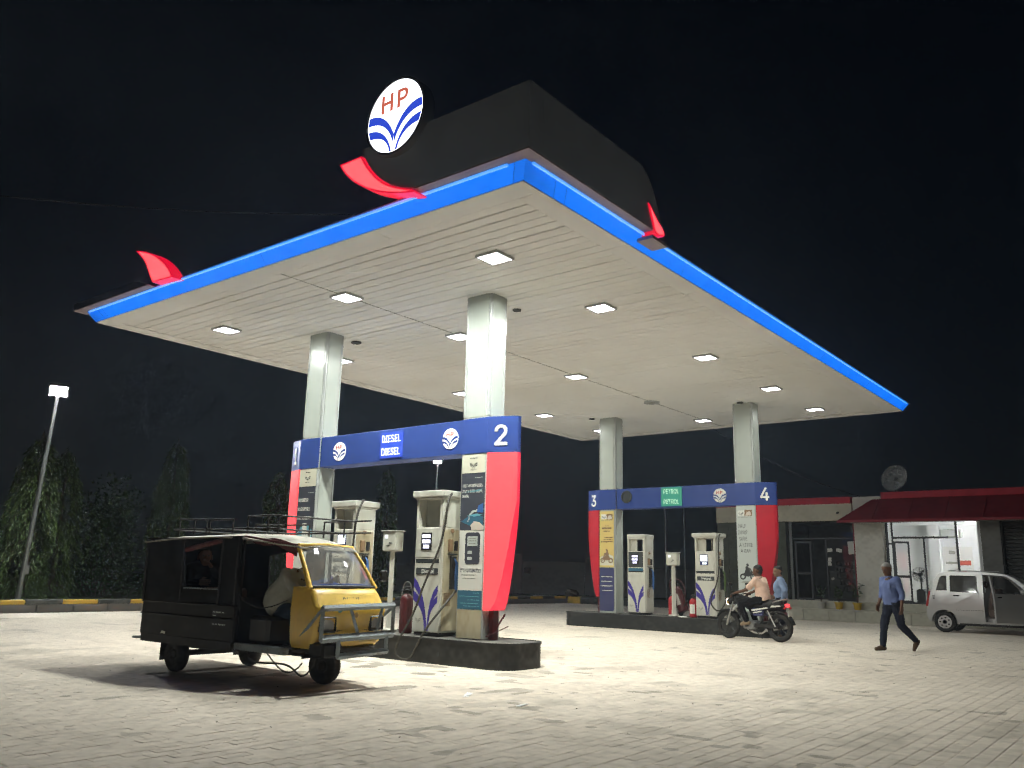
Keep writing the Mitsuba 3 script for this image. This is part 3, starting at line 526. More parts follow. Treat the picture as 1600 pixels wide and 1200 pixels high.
# ---------------------------------------------------------------- fuel dispensers
def dispenser(x, ya, yb, label, fuel, open_head, cap_over, hose_pts=None, lit3=True, nozzle='mat_print_blue', ztop=2.45, dark_mid=False):
    """front face at x looking along -x, from y = ya (left) to yb (right)"""
    t = thing('fuel_dispenser', label, 'fuel pump', 'fuel dispensers'); D = .46; w = ya-yb; yc = (ya+yb)/2; zb, zh = ZI, 1.98
    part(t, 'plinth', box(x+.03, x+D-.03, yb+.03, ya-.03, zb, zb+.06), 'mat_black_plastic')
    part(t, 'cabinet', rbox(x, x+D, yb, ya, zb+.05, zh, .012), 'mat_cream_paint')
    part(t, 'side_panel', rbox(x+.04, x+D-.04, yb-.012, yb+.004, zb+.08, zh-.03, .004), 'mat_beige_paint' if fuel == 'Diesel' else 'mat_cream_paint')
    part(t, 'head_post', rbox(x, x+D, yb, yb+.07, zh, ztop, .008), 'mat_cream_paint'); part(t, 'head_post', rbox(x, x+D, ya-.05, ya, zh, ztop, .008), 'mat_cream_paint')
    if open_head: part(t, 'head_panel', rbox(x+.10, x+.14, yb+.07+w*.42, ya-.05, zh, ztop, .004), 'mat_cream_paint'); part(t, 'head_post', rbox(x+D-.03, x+D, yb+.07+w*.40, yb+.07+w*.44, zh, ztop, .004), 'mat_cream_paint')
    else:
        part(t, 'head_panel', rbox(x+.17, x+.20, yb+.07, ya-.05, zh, ztop, .004), 'mat_grey_panel'); part(t, 'head_panel', rbox(x+.20, x+D, yb+.01, yb+.065, zh, ztop, .004), 'mat_beige_paint')
    o_ = cap_over; part(t, 'cap', cat(rbox(x-o_, x+D+o_, yb-o_, ya+o_, ztop, ztop+.10, .012), rbox(x-o_*.4, x+D+o_*.4, yb-o_*.4, ya+o_*.4, ztop-.03, ztop, .006)), 'mat_cream_paint')
    # display
    zd = zh-.20; yd = yc + w*.06
    if dark_mid: part(t, 'display_panel', rbox(x-.006, x+.01, yb+.06, ya-.03, zh-.42, zh-.02, .006), 'mat_shade_panel'); part(t, 'green_band', rbox(x-.006, x+.01, yb+.06, ya-.03, zh-.52, zh-.44, .006), 'mat_print_teal')
    else: part(t, 'display_panel', rbox(x-.006, x+.01, yb+.05, ya-.02, zh-.46, zh-.01, .006), 'mat_cream_paint')
    if lit3:
        part(t, 'screen_frame', rbox(x-.016, x-.004, yd-.11, yd+.11, zd-.15, zd+.12, .004), 'mat_black_plastic')
        for k, (dz, ww) in enumerate(((.065, .18), (-.015, .18), (-.095, .13))): part(t, 'screen', rbox(x-.020, x-.014, yd-ww/2, yd+ww/2, zd+dz-.03, zd+dz+.03, .002), 'mat_white_lit', emit=(.55, .62, .95) if not dark_mid else (.40, .40, .85), sw=.03)
    else:
        part(t, 'screen_frame', rbox(x-.016, x-.004, yd-.11, yd+.11, zd-.14, zd+.12, .004), 'mat_print_navy'); part(t, 'screen', rbox(x-.020, x-.014, yd-.095, yd+.095, zd-.05, zd+.105, .002), 'mat_white_lit', emit=(.80, .92, 1.0), sw=.03); part(t, 'screen', rbox(x-.020, x-.014, yd-.075, yd+.05, zd-.125, zd-.075, .002), 'mat_white_lit', emit=(.7, .85, 1.0), sw=.02)
    part(t, 'slot', box(x-.003, x+.02, yb+.05, ya-.03, zh-.545, zh-.485), 'mat_ink')
    if not dark_mid:
        part(t, 'name_plate', rbox(x-.008, x+.004, yb+.06, ya-.05, zh-.72, zh-.62, .003), 'mat_shade_panel'); part(t, 'name_text', on_nx(text(fuel, .058, .003, True, .26), x-.0085, yc-.02, zh-.67), 'mat_print_white', 20)
    # purple sweeping stripes
    z0, z1 = zb+.07, zh-.76; hh = z1-z0; st = []
    for sg, k0, k1, e0, e1 in ((1, 0, .17, .035, .012), (1, .25, .42, .004, -.018), (-1, .10, .24, .035, .052), (-1, .31, .43, .060, .072)):
        L = w/2*sg; oa = bez((-L, z1-hh*k0), (-L*.45, z1-hh*(k0+.10)), (-L*.05+e0*.5, z0+hh*.48), (e0, z0)); ob = bez((e1, z0), (-L*.08+e1*.5, z0+hh*.38), (-L*.55, z1-hh*(k1+.10)), (-L, z1-hh*k1))
        st.append(Polygon(np.vstack([oa, ob])).buffer(0).intersection(sbox(-w/2+.012, z0, w/2-.05, z1+.02)))
    part(t, 'stripes', cat([on_nx(prism(g, .0015), x-.001, yc, 0) for g in st if g.area > 0]), 'mat_purple', 20)
    part(t, 'emblem', on_nx(prism(sc(waves, .06), .0015), x-.001, yc+w*.28, zb+.24), 'mat_grey_panel', 20)
    # equipment on the -y side: nozzle boot, nozzle, meter boxes, louvre
    ys = yb-.012; xm = x+.23
    part(t, 'nozzle_boot', rbox(xm-.055, xm+.055, ys-.055, ys, 1.05, 1.55, .01), 'mat_black_plastic')
    nz = limb([((xm, ys-.10, 1.45), .018, (xm-.01, ys-.11, 1.28), .03), ((xm-.01, ys-.11, 1.28), .03, (xm, ys-.10, 1.02), .02), ((xm, ys-.10, 1.45), .018, (xm, ys-.04, 1.52), .013)], .02, 4); part(t, 'nozzle', nz, nozzle, True)
    part(t, 'meter_box', rbox(xm-.11, xm-.01, ys-.03, ys, 1.62, 1.80, .008), 'mat_print_brown'); part(t, 'meter_box', rbox(xm+.03, xm+.10, ys-.03, ys, 1.63, 1.78, .008), 'mat_black_plastic'); part(t, 'shelf', box(xm-.11, xm+.1, ys-.025, ys, 1.565, 1.585), 'mat_ink')
    for k in range(8): part(t, 'louvre', box(xm-.16, xm-.02, ys-.008, ys+.002, .80+k*.026, .812+k*.026), 'mat_print_brown')
    part(t, 'gland', cyl((xm-.02, ys-.02, 1.93), (xm-.02, ys+.01, 1.93), .035, 10), 'mat_print_brown')
    if hose_pts is not None: part(t, 'hose', tube(smooth_path(hose_pts, 60), .017, 8), 'mat_hose', True)
    return t
hB = [(9.86, 8.98, 2.50), (9.74, 8.93, 2.40), (9.68, 8.93, 2.05), (9.63, 9.02, 1.60), (9.52, 9.20, 1.05), (9.42, 9.36, .55), (9.30, 9.42, .06), (9.36, 9.30, .035), (9.40, 9.16, .22), (9.55, 8.98, .62), (9.80, 8.93, .88), (9.97, 8.93, 1.03)]
dispenser(9.75, 11.60, 11.06, 'cream diesel pump with a square white screen, behind the auto rickshaw', 'Diesel', False, .05, [(9.86, 11.0, 2.48), (9.72, 10.98, 2.2), (9.66, 11.0, 1.5), (9.70, 10.98, .7), (9.85, 10.97, .62), (9.98, 10.95, 1.03)], lit3=False, ztop=2.36)
dispenser(9.75, 9.62, 9.05, 'cream diesel pump with a long hose drooping to the ground', 'Diesel', False, .055, hB)
dispenser(20.03, 11.86, 11.33, 'cream petrol pump with a dark display panel and square cap', 'Petrol', True, .012, None, dark_mid=True, ztop=2.32)
dispenser(20.03, 9.90, 9.33, 'cream petrol pump with a white screen and flared cap, near the motorcycle', 'Petrol', True, .055, [(20.12, 9.25, 2.40), (19.98, 9.22, 2.25), (19.95, 9.22, 1.7), (19.92, 9.32, 1.1), (19.9, 9.4, .65), (19.97, 9.3, .55), (20.1, 9.22, .62), (20.26, 9.22, 1.03)], lit3=False, nozzle='mat_leaf', ztop=2.33)
def pay_post(x, y, label):
    t = thing('payment_post', label, 'terminal', 'card terminals on posts')
    part(t, 'box', rbox(x-.10, x+.10, y-.155, y+.155, 1.62, 1.94, .02), 'mat_cream_paint'); part(t, 'lid', rbox(x-.12, x+.11, y-.175, y+.175, 1.935, 1.955, .006), 'mat_grey_panel')
    part(t, 'post', tube([(x, y, ZI), (x, y, .55), (x, y, 1.63)], [.075, .06, .055], 4), 'mat_cream_paint', False); part(t, 'foot', rbox(x-.11, x+.11, y-.11, y+.11, ZI, ZI+.05, .02), 'mat_cream_paint')
    part(t, 'screen', rbox(x-.106, x-.099, y+.02, y+.09, 1.82, 1.88, .002), 'mat_white_lit', emit=(.8, .95, 1.0), sw=.02); part(t, 'latch', cat(box(x-.112, x-.1, y-.07, y-.02, 1.74, 1.76), box(x-.108, x-.1, y-.03, y+.05, 1.70, 1.712)), 'mat_ink')
pay_post(9.95, 10.33, 'cream terminal box on a post between the diesel pumps'); pay_post(20.05, 10.52, 'cream terminal box on a post between the petrol pumps')
def extinguisher(x, y, r, h, label, m='mat_ext_red', lab='', hoop=False, tilt=0., white=False):
    t = thing('fire_extinguisher', label, 'fire extinguisher', 'fire extinguishers on the islands')
    Mx = mat([(1, 0, 0), (0, math.cos(tilt), math.sin(tilt)), (0, -math.sin(tilt), math.cos(tilt))], (x, y, ZI))
    part(t, 'cylinder', xf(lathe([(0, .01), (r*.9, 0), (r, .03), (r, h*.82), (r*.85, h*.92), (r*.35, h), (0, h)], 24), Mx), m, True)
    part(t, 'valve', xf(cat(cyl((0, 0, h), (0, 0, h+.07), .022, 10), rbox(-.02, .02, -.07, .05, h+.05, h+.075, .006), rbox(-.015, .015, -.07, .04, h+.09, h+.11, .006)), Mx), 'mat_black_plastic')
    if white: part(t, 'label_plate', xf(tm(*(lambda a: (np.array([(-(r+.002)*math.cos(q), (r+.002)*math.sin(q), z) for z in (h*.2, h*.7) for q in a]), [[i, i+1, i+8] for i in range(6)] + [[i+1, i+9, i+8] for i in range(6)]))(np.linspace(-.9, .9, 8))), Mx), {'type': 'twosided', 'bsdf': {'type': 'ref', 'id': 'mat_print_white'}}, True)
    if hoop: part(t, 'carry_hoop', xf(tube([(0, 1.0*r*1.1*math.cos(a), h*.95+.22*math.sin(a)) for a in np.linspace(0, PI, 14)], .008, 6), Mx), 'mat_steel', True)
    else: part(t, 'hose', xf(tube(smooth_path([(0, -.02, h+.03), (-.05, -r-.05, h-.06), (-.04, -r-.04, h*.45)], 12), .011, 6), Mx), 'mat_black_plastic', True)
extinguisher(9.93, 9.93, .105, .60, 'dull red fire extinguisher with a wire hoop beside the diesel pump', 'mat_ext_dark', hoop=True)
extinguisher(20.20, 10.66, .085, .50, 'red fire extinguisher half hidden behind the petrol terminal post')
extinguisher(20.12, 10.02, .095, .46, 'red fire extinguisher with a white label beside the petrol pump', white=True)
tr = thing('trolley_extinguisher', 'dark red wheeled extinguisher leaning between the petrol pumps', 'fire extinguisher')
Mx = mat([(1, 0, 0), (0, math.cos(-.38), math.sin(-.38)), (0, -math.sin(-.38), math.cos(-.38))], (20.42, 10.42, ZI+.10))
part(tr, 'cylinder', xf(lathe([(0, .0), (.12, .02), (.14, .06), (.14, .56), (.10, .66), (0, .68)], 24), Mx), 'mat_ext_dark', True); part(tr, 'frame', xf(cat(tube(smooth_path([(.0, -.16, -.05), (.05, -.17, .4), (.06, -.15, .8), (.0, 0, .9), (.06, .15, .8), (.05, .17, .4), (0, .16, -.05)], 30), .014, 6)), Mx), 'mat_ext_dark', True)
for s in (-.19, .19): part(tr, 'wheel', xf(lathe([(.02, -.02), (.12, -.025), (.13, 0), (.12, .025), (.02, .02)], 20, 'y'), trs((20.48, 10.36+s, ZI+.13))), 'mat_rubber', True)
part(tr, 'label_plate', xf(rbox(-.146, -.141, -.06, .06, .2, .48, .002), Mx), 'mat_print_white'); part(tr, 'hose', xf(tube(smooth_path([(0, 0, .68), (-.1, -.15, .7), (-.12, -.22, .45), (-.1, -.18, .2), (-.1, -.05, .12)], 24), .016, 6), Mx), 'mat_rubber', True)
lt = thing('paper_scrap', 'crumpled white scrap lying on the island by the petrol extinguisher', 'litter'); part(lt, 'scrap', wrinkle(xf(lathe([(0, 0), (.10, .002), (.12, .012), (.07, .03), (0, .035)], 14), trs((19.86, 10.18, ZI))), .008, 20), 'mat_litter', True)
#PART2
# ---------------------------------------------------------------- people
V3 = lambda *a: np.array(a, float)
def unit(v): v = np.asarray(v, float); return v/np.linalg.norm(v)
def hand_bones(w, d, n, curl=.5):
    d, n = unit(d), unit(n); n = unit(n - d*(n@d)); s = np.cross(d, n); B = []
    k = w + d*.085
    for o in (-.026, .0, .026): B.append((w + s*o*.6, .020, k + s*o, .015))
    for o, L in ((-.031, .058), (-.011, .072), (.010, .077), (.031, .07)):
        a = k + s*o; b = a + unit(d + n*curl*.7)*L*.55; c = b + unit(d*.7 + n*curl*1.6)*L*.55; B += [(a, .0105, b, .0095), (b, .0095, c, .008)]
    th = w + d*.03 + s*.03; t2 = th + unit(d*.6 + s*.8 + n*.4)*.04; B += [(w + d*.015 + s*.012, .016, th, .014), (th, .013, t2, .011), (t2, .011, t2 + unit(d + n*.5)*.03, .009)]
    return B
def person(label, Mx, J, skin, shirt, trouser, shoe, hair='mat_hair', face=(1, 0, 0), up=(0, 0, 1), sleeve='long', group=None, grips=None, legs=True, belly=.0):
    t = thing('person', label, 'person', group); J = {k: V3(*v) for k, v in J.items()}
    for q, y_ in (('hipL', .09), ('hipR', -.09)): J.setdefault(q, J['pelvis'] + V3(0, y_, -.03))
    fd = unit(face); up = unit(up); up = unit(up - fd*(up@fd)); sd = np.cross(up, fd); H = J['head']
    B = [(H + up*.03 - fd*.012, .088, H + up*.045 + fd*.02, .078), (H + up*.03, .085, H - up*.07 + fd*.045, .05), (H - up*.075 + fd*.05, .038, H - up*.03 + fd*.06, .05)]
    B += [(H + up*.025 + fd*.09, .012, H - up*.015 + fd*.112, .016), (H - up*.055 + fd*.085, .014, H - up*.055 + fd*.086, .016)]
    for s in (-1, 1): B += [(H + sd*s*.086 + up*.02, .012, H + sd*s*.09 - up*.025, .012), (H + sd*s*.032 + up*.042 + fd*.078, .012, H + sd*s*.012 + up*.040 + fd*.088, .010)]
    B += [(H - up*.05 - fd*.01, .058, J['neck'], .058), (J['neck'], .06, J['chest'], .12)]
    B += [(J['chest'] + sd*0, .12, J['pelvis'], .12)]
    for q in 'LR':
        B += [(J['chest'], .11, J['sh'+q], .06), (J['sh'+q], .052, J['el'+q], .040), (J['el'+q], .040, J['wr'+q], .027)]
        d = J.get('hd'+q, J['wr'+q]*2 - J['el'+q]) - J['wr'+q]; n = J.get('pn'+q, V3(0, -1 if q == 'L' else 1, 0)); B += hand_bones(J['wr'+q], d, n, .9 if grips else .45)
        if legs: B += [(J['pelvis'], .11, J['hip'+q], .095), (J['hip'+q], .082, J['kn'+q], .056), (J['kn'+q], .056, J['an'+q], .036), (J['an'+q], .036, J['to'+q], .025)]
    bk = part(t, 'body', xf(limb(B, .014, 6, 16), Mx), skin, True)
    for s in (-1, 1): part(t, 'eye', xf(xf(trimesh.creation.icosphere(1, .0105), trs(H + sd*s*.032 + up*.022 + fd*.082)), Mx), 'mat_ink', True)
    hb = limb([(H + up*.055 - fd*.03, .090, H + up*.062 + fd*.012, .076), (H + up*.02 - fd*.05, .075, H - up*.035 - fd*.045, .06)], .016, 4, 16); part(t, 'hair', xf(wrinkle(hb, .007, 60, 3), Mx), hair, True)
    up_b = unit(J['chest'] - J['pelvis'])
    C = [(J['chest'] + V3(0, 0, .0), .155+belly*.3, J['pelvis'] + up*.10, .145+belly), (J['pelvis'] + up*.10, .145+belly, J['pelvis'] - up*.02, .148+belly*.7)]
    for q in 'LR':
        C += [(J['chest'] + (J['sh'+q]-J['chest'])*.35 - V3(0, 0, .02), .125, J['sh'+q], .070), (J['chest'], .13, J['pelvis'] + (J['hip'+q]-J['pelvis'])*.55 + up*.06, .118+belly*.8)]
        mid = J['sh'+q]*.25 + J['el'+q]*.75
        C += [(J['sh'+q], .070, mid if sleeve == 'short' else J['el'+q], .064 if sleeve == 'short' else .056)]
        if sleeve == 'long': C += [(J['el'+q], .056, J['el'+q]*.12 + J['wr'+q]*.88, .042)]
        if sleeve == 'rolled': C += [(J['el'+q], .054, J['el'+q]*.65 + J['wr'+q]*.35, .050)]
    C += [(J['neck']*.75 + J['chest']*.25, .072, J['chest'], .12)]
    part(t, 'shirt', xf(wrinkle(limb(C, .016, 8, 18, (up_b, up_b@(J['pelvis'] - up_b*.035))), .020, 9, 5), Mx), shirt, True)
    cl = [(J['neck']*.86 + J['chest']*.14 + V3(.055*math.cos(a), .07*math.sin(a), .018)@np.eye(3), .017, J['neck']*.86 + J['chest']*.14 + V3(.055*math.cos(a+.55), .07*math.sin(a+.55), .018), .017) for a in np.arange(0.35, 2*PI-.4, .5)]
    part(t, 'collar', xf(limb(cl, .02, 2, 10), Mx), shirt, True)
    if legs:
        D = []
        for q in 'LR': D += [(J['pelvis'] + up*.03, .132+belly*.5, J['hip'+q], .112), (J['hip'+q], .108, J['kn'+q], .076), (J['kn'+q], .076, J['an'+q] + (J['kn'+q]-J['an'+q])*.10, .062)]
        part(t, 'trousers', xf(wrinkle(limb(D, .018, 7, 16), .020, 8, 8), Mx), trouser, True)
        for q in 'LR': 
            a, b_ = J['an'+q], J['to'+q]; f = unit((b_-a)*[1, 1, .35]); part(t, 'shoe', xf(limb([(a - f*.045 - V3(0, 0, .028), .042, a + f*.03 - V3(0, 0, .005), .046), (a - f*.045 - V3(0, 0, .03), .04, b_, .030), (a + f*.03, .044, b_ + V3(0, 0, .006), .034)], .015, 4, 12), Mx), shoe, True)
    return t
# walking man
hd = math.atan2(.50, -.866)
w = person('grey haired man in a blue shirt and dark trousers walking across the forecourt', trs((18.42, 4.84, G0), hd),
    dict(pelvis=(0, 0, .93), chest=(.03, 0, 1.24), neck=(.04, 0, 1.44), head=(.075, 0, 1.565), shL=(.02, .175, 1.37), shR=(.03, -.175, 1.37), elL=(-.03, .235, 1.10), wrL=(.02, .255, .86), elR=(.0, -.24, 1.11), wrR=(.10, -.25, .89),
         hipL=(0, .09, .90), hipR=(0, -.09, .90), knL=(-.10, .10, .50), anL=(-.44, .12, .19), toL=(-.36, .12, .032), knR=(.17, -.08, .49), anR=(.24, -.08, .078), toR=(.40, -.09, .034)),
    'mat_skin_brown', 'mat_shirt_blue', 'mat_trouser_navy', 'mat_shoe_brown', 'mat_hair_grey', face=(.92, .15, -.30), up=(.3, 0, 1), sleeve='rolled', belly=.012)
Mw = trs((18.42, 4.84, G0), hd); part(w, 'pocket', xf(rbox(.165, .172, .05, .14, 1.20, 1.31, .002), Mw), 'mat_shirt_blue'); part(w, 'belt', xf(lathe([(.15, 0), (.157, 0), (.157, .035), (.15, .035), (.15, 0)], 24), Mw@trs((0, 0, .955))@np.diag([.93, 1.06, 1, 1])), 'mat_black_plastic', True); part(w, 'buckle', xf(rbox(.148, .158, -.025, .025, .955, .992, .004), Mw), 'mat_steel')

# ---------------------------------------------------------------- motorcycle and its people
def wheel(t, name, Mx, R, wd, tyre='mat_rubber', spokes=5, rim='mat_black_plastic'):
    r_ = R-wd*.9
    k = part(t, name, xf(lathe([(r_, -wd*.38), (R-wd*.35, -wd*.5), (R-wd*.08, -wd*.32), (R, 0), (R-wd*.08, wd*.32), (R-wd*.35, wd*.5), (r_, wd*.38), (r_-.012, 0), (r_, -wd*.38)], 36, 'y'), Mx), tyre, True)
    rm = [lathe([(r_-.02, -wd*.3), (r_+.004, -wd*.36), (r_+.004, wd*.36), (r_-.02, wd*.3), (r_-.02, -wd*.3)], 36, 'y'), lathe([(0, -.05), (.045, -.05), (.05, 0), (.045, .05), (0, .05)], 16, 'y')]
    for a in range(spokes): q = a*2*PI/spokes; rm.append(tube([(.03*math.cos(q), 0, .03*math.sin(q)), ((r_-.01)*math.cos(q+.12), 0, (r_-.01)*math.sin(q+.12))], .014, 5))
    put(k + '__rim', xf(cat(rm), Mx), rim, 30); return k
mc = thing('motorcycle', 'black motorcycle with blue and white side panel stopped by the petrol pumps', 'motorcycle')
Mm = trs((18.82, 7.90, G0), math.atan2(1.28, .20)); mp = lambda n, m, mt, s=30, **k: part(mc, n, xf(m, Mm), mt, s, **k)
WR = .305
wheel(mc, 'rear_wheel', Mm@trs((-.64, 0, WR)), WR, .10); wheel(mc, 'front_wheel', Mm@trs((.65, 0, WR)), WR, .085)
for s in (-.075, .075): mp('fork', cat(cyl((.655, s, .30), (.47, s, .82), .019, 10), cyl((.64, s, .34), (.575, s, .53), .027, 10)), 'mat_steel')
arc = lambda r, a0, a1, cx, cz, n=12: [(cx + r*math.cos(a), 0, cz + r*math.sin(a)) for a in np.linspace(math.radians(a0), math.radians(a1), n)]
def fender(r, a0, a1, cx, wd):
    P = np.array(arc(r, a0, a1, cx, WR)); Q = np.array(arc(r+.008, a0, a1, cx, WR)); k = len(P)
    return loft([np.array([P[i]+[0, -wd, -.025], P[i]+[0, -wd, 0], Q[i]+[0, -wd*.6, .012], Q[i]+[0, wd*.6, .012], P[i]+[0, wd, 0], P[i]+[0, wd, -.025], P[i]+[0, 0, -.004]]) for i in range(k)])
mp('front_fender', fender(WR+.025, 35, 150, .65, .06), {'type': 'twosided', 'bsdf': {'type': 'ref', 'id': 'mat_body_black'}}, 40)
mp('rear_fender', fender(WR+.04, 55, 165, -.64, .065), {'type': 'twosided', 'bsdf': {'type': 'ref', 'id': 'mat_black_plastic'}}, 40)
mp('tank', wrinkle(limb([((.10, 0, .80), .125, (.36, 0, .86), .13), ((.1, 0, .78), .12, (-.02, 0, .77), .09), ((.36, .06, .82), .09, (.16, .07, .78), .08), ((.36, -.06, .82), .09, (.16, -.07, .78), .08)], .02, 6), 0, 1), 'mat_body_black', True)
for s in (-1, 1): mp('tank_shroud', limb([((.34, s*.12, .74), .035, (.46, s*.13, .62), .02), ((.34, s*.12, .74), .035, (.2, s*.12, .70), .025)], .02, 5), 'mat_silver', True)
mp('seat', limb([((-.06, 0, .77), .085, (-.30, 0, .765), .10), ((-.30, 0, .775), .10, (-.66, 0, .83), .075)], .02, 5), 'mat_black_plastic', True)
mp('tail_cowl', limb([((-.30, 0, .68), .085, (-.80, 0, .78), .04), ((-.3, .06, .67), .05, (-.78, .03, .77), .04), ((-.3, -.06, .67), .05, (-.78, -.03, .77), .04)], .02, 5), 'mat_body_black', True)
for s in (-1, 1):
    mp('side_panel', limb([((-.08, s*.11, .66), .045, (-.30, s*.125, .62), .04), ((-.08, s*.11, .56), .03, (-.28, s*.12, .56), .03)], .02, 4), 'mat_print_navy', True)
    mp('decal', xf(prism(Polygon([(-.16, .0), (.24, .075), (.22, .10), (-.18, .035)]).union(Polygon([(-.12, -.045), (.1, .0), (.08, .02), (-.14, -.02)])), .004), mat([(s*-1*-1, 0, 0), (0, 0, 1), (0, -1, 0)], (-.22, s*.168, .63)) if s < 0 else mat([(-1, 0, 0), (0, 0, 1), (0, 1, 0)], (-.22, .165, .63))), 'mat_print_white')
    mp('tail_decal', xf(prism(Polygon([(-.12, -.01), (.12, .015), (.12, .04), (-.1, .03)]), .003), mat([(-1, 0, 0), (0, 0, 1), (0, 1, 0)], (-.60, .088, .735)) if s > 0 else mat([(1, 0, 0), (0, 0, 1), (0, -1, 0)], (-.60, -.088, .735))), 'mat_print_white')
    mp('shock', cat(cyl((-.60, s*.12, .32), (-.42, s*.12, .66), .018, 8), *[xf(lathe([(.02, 0), (.033, .006), (.02, .012)], 12), trs((-.545+.14*k/7, s*.12, .42+.2*k/7))) for k in range(8)]), 'mat_steel')
    mp('mirror', cat(tube(smooth_path([(.40, s*.22, 1.0), (.38, s*.28, 1.12), (.36, s*.33, 1.2)], 8), .007, 6), limb([((.36, s*.31, 1.21), .028, (.36, s*.39, 1.22), .024)], .02, 2)), 'mat_black_plastic')
    mp('indicator', xf(trimesh.creation.icosphere(2, .027), Mm*0+np.eye(4)@trs((-.84, s*.12, .72))), 'mat_red_lens', True); mp('indicator', xf(trimesh.creation.icosphere(2, .027), trs((.56, s*.15, .80))), 'mat_yellow_dull', True)
    mp('foot_peg', cyl((.06, s*.08, .31), (.06, s*.26, .31), .014, 8), 'mat_rubber')
mp('frame', cat(tube([(.46, 0, .80), (.30, 0, .40), (.10, 0, .22), (-.15, 0, .26)], .022, 8), tube([(-.15, 0, .26), (-.30, 0, .62), (-.75, 0, .72)], .02, 8), cyl((-.64, -.085, .305), (-.10, -.085, .33), .02, 8), cyl((-.64, .085, .305), (-.10, .085, .33), .02, 8)), 'mat_black_plastic')
mp('engine', cat(rbox(-.10, .22, -.12, .12, .24, .42, .03), xf(lathe([(.0, -.14), (.09, -.14), (.10, -.12), (.10, .12), (.09, .14), (0, .14)], 20, 'y'), trs((.02, 0, .33))), *[rbox(.10+.02*math.sin(.3), .26, -.09, .09, .44+k*.022, .452+k*.022, .004) for k in range(8)]), 'mat_galv')
mp('exhaust', cat(tube(smooth_path([(.27, -.06, .52), (.34, -.09, .40), (.20, -.12, .22), (-.2, -.14, .22)], 16), .02, 8), cyl((-.2, -.15, .23), (-.80, -.16, .34), .045, 14)), 'mat_chrome')
mp('chain_cover', rbox(-.62, -.06, .085, .115, .28, .37, .02), 'mat_black_plastic')
mp('handlebar', tube(smooth_path([(.30, -.36, .98), (.36, -.24, 1.0), (.43, -.08, .95), (.43, .08, .95), (.36, .24, 1.0), (.30, .36, .98)], 24), .012, 8), 'mat_black_plastic', True)
for s in (-1, 1): mp('grip', cyl((.335, s*.26, .995), (.295, s*.38, .978), .018, 10), 'mat_rubber')
mp('headlight', limb([((.52, 0, .84), .085, (.60, 0, .82), .075), ((.5, 0, .90), .07, (.54, 0, .95), .05)], .02, 4), 'mat_body_black', True)
mp('headlamp_lens', xf(lathe([(0, .0), (.04, -.004), (.07, -.02), (.072, -.03)], 18), Mm*0+mat([(0, 1, 0), (0, 0, 1), (1, 0, 0)], (.685, 0, .815))), 'mat_white_lit', True, emit=(7, 6.2, 4.2), sw=.1, label='lit headlamp')
mp('cluster', rbox(.42, .52, -.09, .09, .96, 1.02, .02), 'mat_black_plastic')
mp('tail_lamp', rbox(-.875, -.80, -.065, .065, .745, .815, .02), 'mat_red_lens', emit=(3.2, .10, .12), sw=.1, label='lit red tail lamp')
mp('number_plate', xf(rbox(-.006, .006, -.09, .09, -.06, .06, .003), trs((-.895, 0, .60))), 'mat_print_white'); mp('grab_rail', tube(smooth_path([(-.55, .1, .82), (-.78, .1, .90), (-.86, 0, .92), (-.78, -.1, .90), (-.55, -.1, .82)], 20), .011, 6), 'mat_steel', True)
mp('stand', cyl((-.05, .08, .25), (-.28, .13, .06), .012, 6), 'mat_black_plastic')
person('rider in a peach short sleeved shirt sitting on the motorcycle', Mm, dict(pelvis=(-.27, 0, .90), chest=(-.22, 0, 1.20), neck=(-.18, 0, 1.375), head=(-.14, 0, 1.50), shL=(-.19, .17, 1.31), shR=(-.19, -.17, 1.31), elL=(.01, .25, 1.09), wrL=(.26, .29, 1.015), elR=(.01, -.25, 1.09), wrR=(.26, -.29, 1.015), hdL=(.34, .31, .985), hdR=(.34, -.31, .985), pnL=(0, 0, -1), pnR=(0, 0, -1),
    hipL=(-.22, .10, .88), hipR=(-.22, -.10, .88), knL=(.20, .20, .76), anL=(.06, .18, .40), toL=(.20, .19, .335), knR=(.20, -.20, .76), anR=(.06, -.18, .40), toR=(.20, -.19, .335)), 'mat_skin_brown', 'mat_shirt_peach', 'mat_trouser_black', 'mat_shoe_tan', face=(.97, .15, -.1), sleeve='short', grips=True, belly=.01)
Ms = trs((19.62, 7.55, G0), math.atan2(.97, -.25))
person('man in a pale blue long sleeved shirt standing behind the motorcycle', Ms, dict(pelvis=(0, 0, .90), chest=(.02, 0, 1.18), neck=(.03, 0, 1.39), head=(.06, .02, 1.505), shL=(0, .175, 1.31), shR=(0, -.175, 1.31), elL=(-.10, .27, 1.07), wrL=(-.03, .24, .85), elR=(-.02, -.25, 1.06), wrR=(.18, -.2, .95),
    hipL=(0, .09, .87), hipR=(0, -.09, .87), knL=(.02, .10, .47), anL=(-.02, .11, .08), toL=(.13, .13, .034), knR=(.03, -.10, .47), anR=(0, -.11, .08), toR=(.15, -.13, .034)), 'mat_skin_light', 'mat_shirt_pale_blue', 'mat_trouser_navy', 'mat_shoe_brown', face=(.75, .62, -.12))

